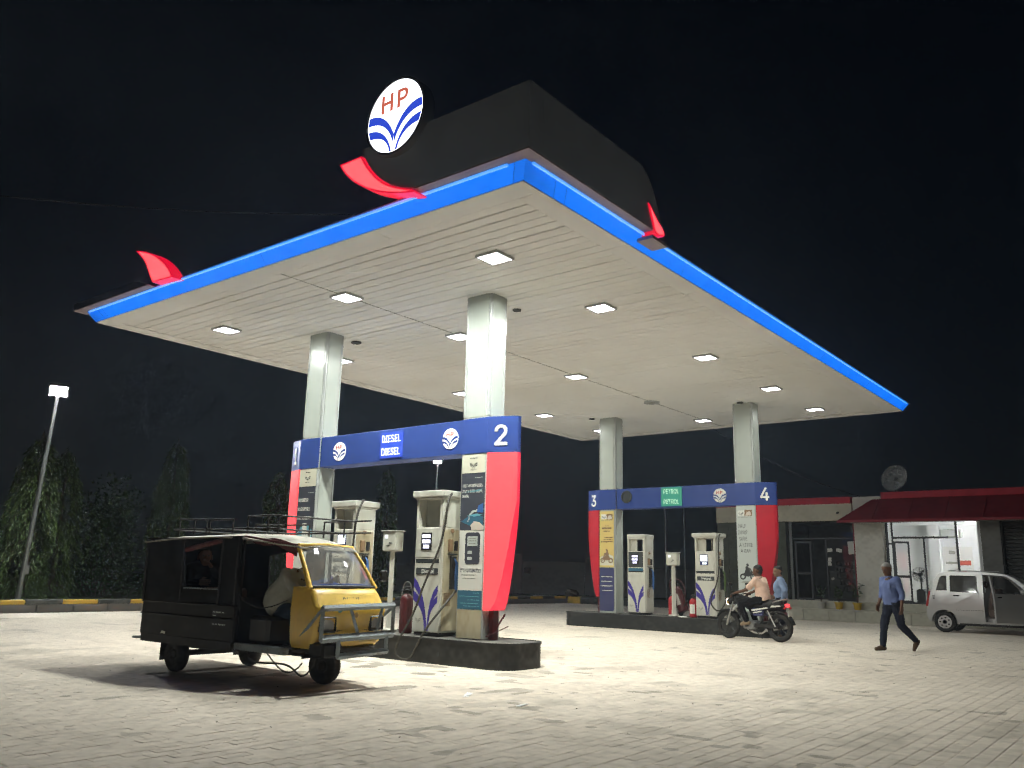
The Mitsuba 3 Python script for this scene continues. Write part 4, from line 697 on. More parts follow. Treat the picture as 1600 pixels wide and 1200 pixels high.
# ---------------------------------------------------------------- auto rickshaw
rk = thing('auto_rickshaw', 'yellow nosed auto rickshaw with black tarpaulin body parked at the diesel pump', 'auto rickshaw')
rp = lambda n, m, mt, s=30, **k: part(rk, n, m, mt, s, **k)
XC = 6.72; X0, X1r = 6.13, 7.42
def rring(z, hw, yf, r, yb=8.02):
    l = [(XC-hw, yb)] + [(XC-hw+r-r*math.cos(a), yf+r-r*math.sin(a)) for a in np.linspace(0, PI/2, 5)] + [(XC+hw-r+r*math.sin(a), yf+r-r*math.cos(a)) for a in np.linspace(0, PI/2, 5)] + [(XC+hw, yb)]
    l = l[:6] + [(XC-hw+r+(2*hw-2*r)*k/6, yf-.025*math.sin(PI*k/6)) for k in range(1, 6)] + l[6:]
    return np.array([(x, y, z) for x, y in l])
nz = loft([rring(.44, .47, 7.66, .08), rring(.50, .495, 7.60, .07), rring(.64, .510, 7.575, .07), rring(.80, .516, 7.558, .065), rring(.875, .517, 7.553, .06), rring(.90, .515, 7.585, .07), rring(1.02, .508, 7.655, .08), rring(1.075, .503, 7.705, .085), rring(1.10, .498, 7.745, .08)])
rp('nose', nz, {'type': 'twosided', 'bsdf': {'type': 'ref', 'id': 'mat_yellow_paint'}}, 40)
rp('lower_band', tm([(XC-.22, 7.604, .53), (XC+.22, 7.604, .53), (XC+.23, 7.553, .64), (XC-.23, 7.553, .64)], [[0, 1, 2], [0, 2, 3]]), {'type': 'twosided', 'bsdf': {'type': 'ref', 'id': 'mat_yellow_dull'}}, False)
for s in (-1, 1):
    rp('windscreen_post', tube([(XC+s*.488, 7.745, 1.08), (XC+s*.45, 7.92, 1.33), (XC+s*.405, 8.11, 1.555)], [.035, .027, .025], 8), 'mat_yellow_paint', True)
    hx = XC+s*.355
    h_ = rp('headlight', from_m(to_m(rbox(hx-.115, hx+.115, 7.535, 7.62, .615, .795, .02)) - to_m(box(hx-.09, hx+.09, 7.50, 7.57, .64, .77))), 'mat_black_plastic', False)
    put(h_ + '__lens', rbox(hx-.088, hx+.088, 7.552, 7.58, .642, .768, .012), 'mat_clear_lens')
    rp('washer_jet', xf(lathe([(0, 0), (.017, 0), (.017, .02), (0, .02)], 10), mat([(1, 0, 0), (0, 0, 1), (0, -1, 0)], (XC+s*.22, 7.66, 1.005))), 'mat_ink')
    rp('marker_lamp', xf(lathe([(0, 0), (.03, 0), (.03, .012), (0, .016)], 12), mat([(1, 0, 0), (0, 0, 1), (0, -1, 0)], (XC+s*.12 - .1, 7.538, .83 - s*.03))), 'mat_print_cyan' if s < 0 else 'mat_yellow_dull')
rp('windscreen_bar', tube([(XC-.41, 8.11, 1.56), (XC, 8.085, 1.575), (XC+.41, 8.11, 1.56)], .026, 8), 'mat_yellow_paint', True); rp('windscreen_sill', tube([(XC-.485, 7.75, 1.10), (XC, 7.705, 1.105), (XC+.485, 7.75, 1.10)], .02, 8), 'mat_black_plastic', True)
gl = [(XC-.465, 7.765, 1.115), (XC+.465, 7.765, 1.115), (XC+.39, 8.10, 1.545), (XC-.39, 8.10, 1.545)]
def screen_grid(nu=16, nv=10):      # slightly domed laminated glass
    a, b_, c_, d_ = map(np.array, gl); nrm = np.array([0, -.787, .617]); V = []
    for v in np.linspace(0, 1, nv+1):
        for u in np.linspace(0, 1, nu+1): V.append((a*(1-u)+b_*u)*(1-v) + (d_*(1-u)+c_*u)*v + nrm*(.05*(1-(2*u-1)**2) + .05*v*(1-v)))
    return tm(V, [[j*(nu+1)+i, j*(nu+1)+i+1, (j+1)*(nu+1)+i+1] for j in range(nv) for i in range(nu)] + [[j*(nu+1)+i, (j+1)*(nu+1)+i+1, (j+1)*(nu+1)+i] for j in range(nv) for i in range(nu)])
rp('windscreen', screen_grid(), 'mat_sheen_glass', True)
def gstrip(t0, t1): 
    a, b_, c_, d_ = map(np.array, gl); L = lambda u: a+(d_-a)*u; Rr = lambda u: b_+(c_-b_)*u; o_ = np.array([0, .006, -.004]); return tm([L(t0)+o_, Rr(t0)+o_, Rr(t1)+o_, L(t1)+o_], [[0, 1, 2], [0, 2, 3]])
rp('tint_strip', gstrip(.88, 1.0), {'type': 'twosided', 'bsdf': {'type': 'ref', 'id': 'mat_tint'}}, False); rp('tint_strip', gstrip(0, .07), {'type': 'twosided', 'bsdf': {'type': 'ref', 'id': 'mat_tint'}}, False)
rp('wiper', tube([(XC-.02, 7.765, 1.12), (XC-.10, 7.88, 1.30), (XC-.13, 7.95, 1.40)], .006, 5), 'mat_ink'); rp('dashboard', rbox(XC-.44, XC+.44, 7.80, 7.98, 1.02, 1.10, .02), 'mat_black_plastic')
rp('nose_text', xf(text('BALAJI', .05, .003, True, .24), mat([(1, 0, 0), (0, .42, .907), (0, -.907, .42)], (XC-.0, 7.604, .965))), 'mat_print_brown', 20); rp('faded_patch', xf(rbox(-.10, .10, -.03, .03, -.001, .001, .0005), mat([(1, 0, 0), (0, .48, .877), (0, -.877, .48)], (XC-.0, 7.652, 1.02))), 'mat_yellow_dull')
rp('handlebar', tube(smooth_path([(XC-.32, 8.20, 1.0), (XC-.1, 8.12, 1.04), (XC+.1, 8.12, 1.04), (XC+.32, 8.20, 1.0)], 14), .014, 6), 'mat_black_plastic', True); rp('steering_column', cyl((XC, 8.14, 1.03), (XC, 8.02, .45), .03, 8), 'mat_black_plastic')
# bull guard
GY = 7.42; bar = lambda a, b_, r=.019: cyl(a, b_, r, 4)
for nm, a, b_, r in (('guard_rail', (XC-.56, GY, .885), (XC+.50, GY, .905), .021), ('guard_rail', (XC-.56, GY, .565), (XC+.50, GY, .585), .026), ('guard_rail', (XC-.32, GY, .375), (XC+.42, GY, .40), .021),
    ('guard_post', (XC-.555, GY+.001, .56), (XC-.555, GY+.001, .89), .019), ('guard_post', (XC+.49, GY, .585), (XC+.49, GY, .905), .019), ('guard_post', (XC-.31, GY, .37), (XC-.31, GY, .56), .019), ('guard_post', (XC+.40, GY, .40), (XC+.40, GY, .58), .019),
    ('guard_brace', (XC-.16, GY, .88), (XC-.03, GY, .58), .014), ('guard_brace', (XC+.32, GY, .895), (XC+.22, GY, .58), .014), ('guard_stay', (XC-.56, GY, .88), (XC-.47, 7.92, .52), .014), ('guard_stay', (XC+.50, GY, .90), (XC+.48, 7.85, .60), .014), ('guard_stay', (XC-.4, GY+.02, .56), (XC-.35, 7.72, .50), .018), ('guard_stay', (XC+.36, GY+.02, .57), (XC+.35, 7.72, .50), .018)):
    rp(nm, bar(a, b_, r*1.6), 'mat_guard', False)
rp('bumper_block', rbox(XC-.50, XC-.22, 7.44, 7.70, .36, .52, .03), 'mat_body_black'); rp('number_plate', rbox(XC+.10, XC+.36, 7.55, 7.558, .50, .56, .003), 'mat_print_yellow'); rp('under_bumper', rbox(XC-.3, XC+.42, 7.60, 7.72, .36, .47, .03), 'mat_black_plastic')
# chassis, floor, cab
rp('floor', rbox(X0+.06, X1r-.06, 7.95, 8.96, .37, .43, .015), 'mat_body_black'); rp('side_step', rbox(X0+.0, X0+.07, 7.98, 8.94, .36, .44, .012), 'mat_guard')
rp('driver_seat', rbox(XC-.45, XC+.45, 8.50, 8.88, .43, .74, .04), 'mat_black_plastic'); rp('bulkhead', box(X0+.05, X1r-.05, 8.935, 8.955, .42, .95), 'mat_body_black')
rp('cab_post', cat(cyl((X0+.035, 8.94, .8), (X0+.035, 8.94, 1.66), .018, 6)), 'mat_body_black'); rp('cab_post', cyl((X1r-.035, 8.94, .8), (X1r-.035, 8.94, 1.66), .018, 6), 'mat_body_black')
# passenger body
rp('lower_body', rbox(X0, X1r, 8.96, 11.06, .42, .86, .02), 'mat_body_black')
for z in (.69, .845): rp('side_rib', cyl((X0-.003, 8.98, z), (X0-.003, 11.05, z), .014, 6), 'mat_body_black')
rp('skirt', cat(wrinkle(sub := box(X0+.005, X0+.02, 9.0, 11.02, .335, .43), 0, 1)), 'mat_body_black'); rp('rear_bumper', rbox(X0-.02, X1r+.02, 11.06, 11.20, .355, .385, .01), 'mat_guard')
rp('side_lettering', cat(*[on_nx(prism(sbox(a, -hh, a+ww, hh), .0015), X0-.0015, 9.28, z) for z, row in ((.765, ((-.13, .05), (-.06, .09), (.06, .04))), (.725, ((-.13, .07),)), (.625, ((-.13, .05), (-.06, .04), (0, .1), (.12, .03)))) for a, ww in row for hh in (.006,)]), 'mat_print_grey')
def wrinkled_sheet(poly, x, amp, seed):
    m = to_m(ext_x(poly, x, x+.018)).refine_to_length(.06); k = from_m(m); v = k.vertices; nn = (meshkit.fbm(np.c_[v[:, 1]*1.6, v[:, 2]*2.2, 0*v[:, 0]+seed], 3, seed)-.5)*amp; k.vertices[:, 0] += nn; return k
side = Polygon([(8.96, .85), (11.07, .85), (11.12, 1.25), (11.10, 1.655), (8.93, 1.665)]); win = Polygon([(9.36, 1.04), (10.10, 1.03), (10.10, 1.47), (9.34, 1.56)])
rp('tarpaulin', wrinkled_sheet(side.difference(win), X0+.0, .10, 3), 'mat_tarp', 40, label='black tarpaulin side with an open window'); rp('tarpaulin', wrinkled_sheet(side.difference(win), X1r-.02, .05, 8), 'mat_tarp', 40)
rp('rear_tarpaulin', from_m(to_m(box(X0+.03, X1r-.03, 11.04, 11.06, .85, 1.66)).refine_to_length(.1)), 'mat_tarp', 40); rp('rolled_flap', wrinkle(tube(smooth_path([(X0-.02, 9.32, 1.615), (X0-.03, 9.6, 1.575), (X0-.03, 10.08, 1.50)], 14), .032, 8), .012, 12), 'mat_maroon', True)
rp('window_trim', cyl((X0-.004, 9.36, 1.035), (X0-.004, 10.1, 1.03), .011, 6), 'mat_guard'); rp('rear_bench', rbox(X0+.08, X1r-.08, 10.45, 10.95, .8, 1.02, .04), 'mat_seat_cloth')
rings = []
for y, z, hw, dr_ in ((11.17, 1.655, .655, .03), (11.10, 1.675, .67, .05), (10.3, 1.70, .67, .055), (9.5, 1.715, .67, .055), (8.98, 1.705, .665, .055), (8.70, 1.68, .62, .05), (8.40, 1.635, .53, .05), (8.10, 1.572, .44, .03), (8.05, 1.555, .43, .03)):
    u = np.linspace(-1, 1, 13); top = [(XC+.055*(1 if hw > .6 else 0)*0+hw*q+ (0.055 if hw > .5 else .0)*(1-0), y + .01*math.sin(9*q+y), z-dr_*abs(q)**3 + .012*math.sin(7*q+5*y)) for q in u]; bot = [(x, yy, zz-.018) for x, yy, zz in top[::-1]]; rings.append(np.array(top+bot))
rp('canvas_roof', loft(rings), {'type': 'twosided', 'bsdf': {'type': 'ref', 'id': 'mat_canvas'}}, 50)
vl = Polygon([(8.08, 1.55), (8.4, 1.62), (8.96, 1.69), (8.95, 1.60), (8.75, 1.555), (8.5, 1.565), (8.3, 1.50), (8.12, 1.44)]); rp('valance', wrinkle(from_m(to_m(ext_x(vl, X0+.16, X0+.18)).refine_to_length(.03)), .018, 14), 'mat_maroon', 50)
rp('valance', cyl((X0+.03, 8.94, 1.655), (XC-.41, 8.12, 1.555), .022, 6), 'mat_maroon')
rr = lambda a, b_: cyl(a, b_, .011, 5)
for x in (X0+.06, X1r-.06): rp('rack_rail', rr((x, 8.05 if x > 7 else 8.3, 1.755), (x, 10.58, 1.765)), 'mat_rack'); rp('rack_rail', rr((x, 8.05 if x > 7 else 8.3, 1.905), (x, 8.95, 1.905)), 'mat_rack'); rp('rack_rail', rr((x, 9.25, 1.875), (x, 9.75, 1.880)), 'mat_rack'); rp('rack_rail', rr((x, 9.80, 1.885), (x, 10.45, 1.90)), 'mat_rack')
for x in (X0+.06, X1r-.06):
    for y, zt in ((8.35, 1.905), (8.55, 1.905), (8.95, 1.905), (9.25, 1.875), (9.75, 1.88), (9.82, 1.885), (10.1, 1.89), (10.45, 1.9)): rp('rack_upright', rr((x, y, 1.70), (x, y, zt)), 'mat_rack')
for y in (8.6, 9.5, 10.5): rp('rack_bar', rr((X0+.06, y, 1.757), (X1r-.06, y, 1.757)), 'mat_rack')
rp('rack_rail', rr((X0+.06, 8.35, 1.90), (X1r-.06, 8.35, 1.90)), 'mat_rack')
wheel(rk, 'rear_wheel', trs((X0+.10, 10.27, .215+G0), PI/2), .215, .15, rim='mat_rack'); wheel(rk, 'rear_wheel', trs((X1r-.10, 10.27, .215+G0), PI/2), .215, .15, rim='mat_rack'); wheel(rk, 'front_wheel', trs((XC+.09, 8.10, .205+G0), PI/2+.25), .205, .14, rim='mat_rack')
rp('front_fork', cat(cyl((XC-.09, 8.10, .2), (XC-.06, 8.02, .5), .022, 8), cyl((XC+.09, 8.10, .2), (XC+.06, 8.02, .5), .022, 8)), 'mat_black_plastic'); rp('front_mudguard', xf(fender(.24, 20, 150, 0, .075), trs((XC, 8.10, -.09), PI/2)), {'type': 'twosided', 'bsdf': {'type': 'ref', 'id': 'mat_body_black'}}, 40)
rp('axle', cat(cyl((X0+.1, 10.27, .22), (X1r-.1, 10.27, .22), .035, 8), rbox(XC-.25, XC+.25, 9.6, 10.6, .26, .42, .05), cyl((XC, 8.2, .33), (XC, 10.2, .30), .04, 8)), 'mat_black_plastic')
for x in (X0+.04, X1r-.16): rp('mud_flap', rbox(x, x+.13, 10.56, 10.575, .12, .42, .004), 'mat_rubber')
rp('loose_cable', tube(smooth_path([(X0+.2, 8.95, .34), (X0+.25, 8.6, .22), (X0+.4, 8.35, .18), (X0+.42, 8.2, .10), (X0+.5, 8.1, .20)], 20), .010, 6), 'mat_hose', True); rp('loose_cable', tube(smooth_path([(X0+.15, 8.9, .35), (X0+.2, 8.5, .30), (X0+.3, 8.3, .14), (X0+.45, 8.22, .24)], 20), .008, 6), 'mat_hose', True)
rp('hood_crease', tube([(XC-.45, 7.556, .888), (XC, 7.531, .888), (XC+.45, 7.556, .888)], .006, 5), 'mat_yellow_dull', True); rp('side_mirror', cat(tube([(XC+.47, 7.80, 1.15), (XC+.60, 7.76, 1.22)], .008, 5), rbox(XC+.57, XC+.68, 7.745, 7.77, 1.17, 1.30, .01)), 'mat_black_plastic')
for q in range(11): rp('rivet', xf(trimesh.creation.icosphere(1, .008), trs((X0-.002, 9.05+.2*q, .855))), 'mat_rack')
for q, (ya, yb_) in enumerate(((8.97, .02), (9.30, .02), (10.14, .02), (11.02, .02))): rp('tarp_strap', rbox(X0-.022, X0-.006, ya, ya+yb_+.01, .86, 1.645, .003), 'mat_rack')
rp('tail_lamp', rbox(X0+.03, X0+.13, 11.06, 11.085, .55, .66, .01), 'mat_red_lens'); rp('door_chain', tube(smooth_path([(X0+.02, 8.93, .98), (X0-.01, 8.6, .86), (X0+.04, 8.05, .95)], 14), .007, 5), 'mat_rack', True)
rp('reflector', rbox(X0-.008, X0-.002, 10.42, 10.52, .455, .485, .002), 'mat_paper')
Md = trs((6.62, 8.66, .0), -PI/2)
person('driver in a loose off white shirt leaning over in the auto rickshaw cab', Md, dict(pelvis=(-.12, .0, .84), chest=(.14, -.02, 1.14), neck=(.33, .02, 1.28), head=(.46, .05, 1.345), shL=(.26, .16, 1.22), shR=(.20, -.17, 1.24), elL=(.42, .12, 1.04), wrL=(.52, .20, 1.12), elR=(.44, -.22, 1.05), wrR=(.52, -.14, 1.04), hipL=(.0, .12, .80), hipR=(.0, -.06, .80), knL=(.36, .20, .80), anL=(.38, .22, .47), toL=(.52, .22, .45), knR=(.36, -.12, .80), anR=(.40, -.14, .47), toR=(.54, -.14, .45)), 'mat_skin_brown', 'mat_shirt_white', 'mat_jeans', 'mat_shoe_brown', face=(.9, -.3, -.3), up=(.3, -.2, 1), belly=.05)
person('passenger in dark clothes just visible through the auto rickshaw side window', trs((6.55, 10.0, .12), -PI/2), dict(pelvis=(-.50, 0, .98), chest=(-.44, 0, 1.12), neck=(-.40, 0, 1.22), head=(-.36, 0, 1.30), shL=(-.42, .15, 1.16), shR=(-.42, -.15, 1.16), elL=(-.25, .2, 1.0), wrL=(-.20, .0, 1.18), elR=(-.3, -.22, .98), wrR=(-.12, -.2, .98)), 'mat_skin_brown', 'mat_trouser_black', 'mat_jeans', 'mat_shoe_brown', face=(.9, -.4, 0), legs=False)

# ---------------------------------------------------------------- silver car
cr = thing('parked_car', 'silver hatchback with its front door open beside the office', 'car')
CX, CYr = 27.02, 6.20; HW = .735
prof = np.array([(.06, .30), (.01, .42), (0, .60), (.05, .72), (.08, .95), (.15, 1.15), (.27, 1.45), (.36, 1.60), (.50, 1.655), (.9, 1.675), (1.4, 1.675), (1.85, 1.65), (2.10, 1.60), (2.30, 1.50), (2.52, 1.32), (2.74, 1.11), (2.9, 1.05), (3.2, .98), (3.38, .88), (3.46, .72), (3.48, .5), (3.45, .34), (3.3, .25), (2.4, .23), (1.0, .23), (.3, .25)])
def inset(P, d):
    q = Polygon(P); nrm = []; n = len(P)
    for i in range(n): e = P[(i+1) % n]-P[i-1]; e /= np.linalg.norm(e); nrm.append((-e[1], e[0]))
    s = 1 if Polygon(P).exterior.is_ccw else -1; return P + s*d*np.array(nrm)
def tumble(V):
    V = V.copy(); z = V[:, 2]; k = np.clip(z-.98, 0, None)*.19 + np.clip(.5-z, 0, None)*.10; V[:, 0] -= np.sign(V[:, 0])*k; l = V[:, 1]; V[:, 0] *= 1 - .06*np.clip((l-2.7)/.78, 0, 1)**2 - .03*np.clip((.25-l)/.25, 0, 1)**2; return V
ring = lambda x, d: np.c_[np.full(len(prof), x), inset(prof, d)]
shell = loft([ring(-HW, .07), ring(-HW+.015, .03), ring(-HW+.05, .006), ring(-HW+.09, 0), ring(0, 0), ring(HW-.09, 0), ring(HW-.05, .006), ring(HW-.015, .03), ring(HW, .07)])
# caps of non convex outlines: rebuild with manifold extrusions
def slab(x0, x1, d): return to_m(ext_x(Polygon(inset(prof, d)).buffer(0), x0, x1))
A = slab(-HW, HW, .05) + slab(-HW+.012, HW-.012, .025) + slab(-HW+.03, HW-.03, .010) + slab(-HW+.06, HW-.06, 0)
wins = {'rear_quarter': [(.30, 1.15), (.585, 1.15), (.585, 1.56), (.47, 1.56), (.40, 1.50)], 'rear_door': [(.665, 1.12), (1.35, 1.10), (1.36, 1.53), (1.33, 1.56), (.69, 1.57), (.665, 1.54)]}
fdoor = Polygon([(1.50, .33), (2.50, .33), (2.55, .60), (2.55, 1.10), (2.42, 1.27), (2.18, 1.48), (2.0, 1.57), (1.50, 1.60)]); fwin = Polygon([(1.56, 1.10), (2.44, 1.08), (2.36, 1.24), (2.14, 1.45), (1.98, 1.53), (1.56, 1.56)])
cab = Polygon([(.22, .42), (2.62, .42), (2.62, 1.02), (2.45, 1.28), (2.26, 1.46), (2.05, 1.555), (1.8, 1.61), (.9, 1.63), (.52, 1.61), (.42, 1.56), (.30, 1.35), (.20, 1.0)])
A = A - to_m(ext_x(cab, -.655, .655))
for p in wins.values(): A = A - to_m(ext_x(Polygon(p).buffer(-.01).buffer(.03).buffer(-.02), -1, 1))
A = A - to_m(ext_x(fdoor.buffer(-.02).buffer(.02), -1, -.5)) - to_m(ext_x(fwin, .5, 1)) - to_m(ext_x(Polygon([(2.33, 1.58), (2.86, 1.06), (2.60, 1.06), (2.16, 1.45)]), -.56, .56)) - to_m(ext_x(Polygon([(.02, 1.02), (.30, 1.0), (.45, 1.52), (.20, 1.50)]), -.54, .54))
for l in (.47, 2.83):
    for s in (-1, 1): A = A - m3.Manifold.cylinder(.30, .335, .335, 32).rotate((0, 90, 0)).translate((s*.75-.15, l, .285))
carM = mat([(1, 0, 0), (0, -1, 0), (0, 0, 1)], (CX+HW, CYr, G0))
def cmesh(m, tb=True):
    m = m if isinstance(m, trimesh.Trimesh) else from_m(m); m = m.copy()
    if tb: m.vertices = tumble(np.asarray(m.vertices))
    m.apply_transform(carM); return m
cp = lambda n, m, mt, s=30, tb=True, **k: part(cr, n, cmesh(m, tb), mt, s, **k)
cp('body', A.refine_to_length(.35), 'mat_silver', 26)
for nm, p in list(wins.items()) + [('far_front', list(fwin.exterior.coords)[:-1])]:
    for s in ((-1, 1) if nm != 'far_front' else (1,)): 
        q = np.array(p); m = tm(np.c_[np.full(len(q), s*(HW-.03)), q], [[0, i, i+1] for i in range(1, len(q)-1)]); cp('window', m, 'mat_car_glass', False)
        if nm != 'far_front': cp('window_seal', ext_x(Polygon(q).buffer(.012).difference(Polygon(q).buffer(-.012)), s*(HW-.014)-.004, s*(HW-.014)+.004), 'mat_black_plastic')
cp('windscreen', tm([(-.58, 2.74, 1.10), (.58, 2.74, 1.10), (.54, 2.26, 1.53), (-.54, 2.26, 1.53)], [[0, 1, 2], [0, 2, 3]]), 'mat_glass', False, tb=False); cp('rear_window', tm([(-.56, .105, 1.04), (.56, .105, 1.04), (.52, .29, 1.50), (-.52, .29, 1.50)], [[0, 1, 2], [0, 2, 3]]), 'mat_glass', False, tb=False)
for s in (-1, 1):
    for l, nm in ((.47, 'rear_wheel'), (2.83, 'front_wheel')):
        Mx = carM@mat([(0, 1, 0), (1, 0, 0), (0, 0, 1)], (s*.645, l, .285-G0*0))
        k = part(cr, nm, xf(lathe([(.17, -.07), (.25, -.082), (.28, -.06), (.285, 0), (.28, .06), (.25, .082), (.17, .07), (.16, 0), (.17, -.07)], 36, 'y'), Mx), 'mat_rubber', True)
        cap = shapely.Point(0, 0).buffer(.178, quad_segs=12)
        for a in range(7): cap = cap.difference(affinity.translate(affinity.scale(Point(0, 0).buffer(1, quad_segs=6), .028, .020), .118*math.cos(a*2*PI/7), .118*math.sin(a*2*PI/7)))
        put(k + '__hub_cap', xf(cat(prism(cap, .012), xf(lathe([(0, .02), (.05, .018), (.06, .0)], 18), trs((0, 0, .0)))), carM@mat([(0, 1, 0), (0, 0, 1), (1, 0, 0)] if s > 0 else [(0, -1, 0), (0, 0, 1), (-1, 0, 0)], (s*.715, l, .285))), 'mat_silver', 30)
        put(k + '__wheel_well', xf(lathe([(0, -.02), (.19, -.02), (.19, 0), (0, 0)], 20, 'y'), carM@mat([(0, 1, 0), (1, 0, 0), (0, 0, 1)], (s*.69, l, .285))), 'mat_ink', 30)
    cp('rear_lamp', ext_x(Polygon([(-.003, .70), (.10, .72), (.135, .98), (.145, 1.12), (.10, 1.12), (.05, .9)]), s*(HW-.09)-.07, s*(HW-.07)+.075), 'mat_red_lens')
    cp('sill', ext_x(Polygon([(.85, .21), (2.5, .21), (2.5, .27), (.85, .27)]), s*.70-.03, s*.70+.03), 'mat_black_plastic')
cp('door_handle', rbox(-HW-.012, -HW+.02, .74, .90, 1.0, 1.03, .01), 'mat_black_plastic'); cp('badge', cat(box(-HW-.004, -HW+.03, .20, .27, .98, 1.0), box(-HW-.004, -HW+.03, .22, .26, .91, .95)), 'mat_shade_panel'); cp('door_seam', cat(box(-HW-.0008, -HW+.02, .628, .634, .45, 1.58), box(-HW-.0008, -HW+.02, 1.474, 1.480, .30, 1.60), box(-HW-.0006, -HW+.02, .80, 1.48, .62, .628)), 'mat_ink'); cp('roof_rail', cat(cyl((-.55, .6, 1.70), (-.55, 1.9, 1.69), .014, 6)), 'mat_silver')
cp('number_plate', rbox(-.25, .25, -.012, .01, .62, .73, .004), 'mat_print_white')
for s, n_ in ((-.36, 1), (.36, 2)):
    cp('front_seat', cat(rbox(s-.23, s+.23, 1.55, 2.05, .44, .68, .05), xf(rbox(-.22, .22, -.07, .07, 0, .62, .05), mat([(1, 0, 0), (0, math.cos(-.25), math.sin(-.25)), (0, math.sin(.25), math.cos(.25))], (s, 1.60, .62)))), 'mat_seat_cloth', tb=False); cp('headrest', rbox(s-.12, s+.12, 1.36, 1.44, 1.24, 1.42, .03), 'mat_seat_cloth', tb=False)
cp('rear_seat', cat(rbox(-.6, .6, .75, 1.2, .44, .70, .05), rbox(-.6, .6, .62, .76, .6, 1.15, .05)), 'mat_seat_cloth', tb=False); cp('dashboard', rbox(-.62, .62, 2.25, 2.62, .65, 1.03, .05), 'mat_black_plastic', tb=False); cp('steering_wheel', xf(lathe([(.17, 0), (.185, .012), (.2, 0), (.185, -.012), (.17, 0)], 24), mat([(1, 0, 0), (0, .5, .86), (0, -.86, .5)], (-.36, 2.12, .98))), 'mat_black_plastic', tb=False)
# the open driver's door, swung about its hinge
th_ = math.radians(50); dm = to_m(ext_x(fdoor.buffer(-.012).difference(fwin), -HW+.0, -HW+.055)).refine_to_length(.2)
def swing(m):
    m = m if isinstance(m, trimesh.Trimesh) else from_m(m); v = tumble(np.asarray(m.vertices)); hx, hl = -HW+.03, 2.53; dx, dl = v[:, 0]-hx, v[:, 1]-hl; c_, s_ = math.cos(th_), math.sin(th_)
    v = np.c_[hx + dx*c_ + dl*s_, hl - dx*s_ + dl*c_, v[:, 2]]; q = m.copy(); q.vertices = v; q.apply_transform(carM); return q
d0 = part(cr, 'open_door', swing(dm), 'mat_silver', 26, label='open front door'); q = np.array(fwin.exterior.coords)[:-1]; put(d0+'__window', swing(tm(np.c_[np.full(len(q), -HW+.02), q], [[0, i, i+1] for i in range(1, len(q)-1)])), 'mat_glass', False)
put(d0+'__handle', swing(rbox(-HW-.015, -HW+.01, 1.60, 1.74, .99, 1.02, .01)), 'mat_black_plastic'); put(d0+'__mirror', swing(rbox(-HW-.16, -HW-.02, 2.30, 2.38, 1.10, 1.22, .03)), 'mat_silver'); put(d0+'__trim', swing(ext_x(Polygon([(1.56, .40), (2.46, .40), (2.46, 1.04), (1.56, 1.05)]), -HW+.056, -HW+.08)), 'mat_shade_panel')

# ---------------------------------------------------------------- office building
bd = thing('office_building', 'low office building with cream band, red parapet and lit open room', 'building')
BX = 31.0; bp = lambda n, m, mt, s=False, **k: part(bd, n, m, mt, s, **k)
BL, BR = 14.35, -6.0; PZ = .66
for i in range(24):
    y = 13.6 - i*.88
    bp('plinth__slab' if False else 'plinth_slab', rbox(BX-.55, BX-.47, y-.87, y, G0, .36, .012), 'mat_slab')
bp('step', rbox(BX-.56, BX+.02, BR, 13.62, .36, .40, .008), 'mat_slab'); bp('plinth', box(BX-.47, BX+6, BR, BL, G0, .36), 'mat_slab')
bp('upper_step', rbox(BX-.12, BX+.06, BR, 12.0, .40, PZ, .01), 'mat_slab'); bp('floor', box(BX+.06, BX+6, BR, BL, .36, PZ), 'mat_wall_grey')
bp('fascia', box(BX-.05, BX+.20, 9.26, BL, 3.44, 4.02), 'mat_wall_cream'); bp('parapet_band', rbox(BX-.09, BX+.22, 9.28, BL+.03, 4.022, 4.26, .01), 'mat_band_red'); bp('roof_slab', box(BX+.20, BX+6, BR, BL, 3.44, 4.0), 'mat_wall_dark')
for i in range(6):
    for j in range(6):
        y0 = 11.66 + i*.448; z0 = PZ + j*.463; bp('wall_tile', rbox(BX-.004, BX+.014, y0+.004, y0+.444, z0+.004, z0+.459, .003), 'mat_tile_green')
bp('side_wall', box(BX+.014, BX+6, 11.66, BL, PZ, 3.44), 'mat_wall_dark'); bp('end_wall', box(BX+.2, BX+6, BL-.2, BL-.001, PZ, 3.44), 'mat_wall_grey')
bp('pier', box(BX-.03, BX+.45, 8.28, 9.22, PZ-.24, 4.24), 'mat_wall_grey', label='stained pale pier between shop front and lit room'); bp('pier_edge', rbox(BX-.02, BX+.1, 9.222, 9.262, PZ, 3.42, .005), 'mat_awning')
# dark shop front
bp('shop_frame', cat(box(BX+.30, BX+.36, 11.56, 11.655, PZ, 3.44)), 'mat_galv'); 
for y0, y1, z0, z1 in ((11.40, 11.47, PZ, 2.74), (10.86, 10.93, PZ, 2.74), (10.93, 11.40, 2.67, 2.74), (10.93, 11.40, 1.55, 1.63), (10.93, 11.40, PZ, .74), (9.27, 11.55, 2.80, 2.86), (10.30, 10.36, PZ, 2.80), (9.27, 10.3, PZ, .74)): bp('shop_mullion', rbox(BX+.31, BX+.36, y0, y1, z0, z1, .006), 'mat_aluminium')
for y0, y1, z0, z1 in ((10.93, 11.40, .74, 1.55), (10.93, 11.40, 1.63, 2.67), (10.36, 10.86, PZ, 2.80), (9.27, 10.30, .74, 2.80), (9.27, 11.55, 2.86, 3.44)): bp('shop_pane', tm([(BX+.335, y0, z0), (BX+.335, y1, z0), (BX+.335, y1, z1), (BX+.335, y0, z1)], [[0, 2, 1], [0, 3, 2]]), 'mat_glass', False)
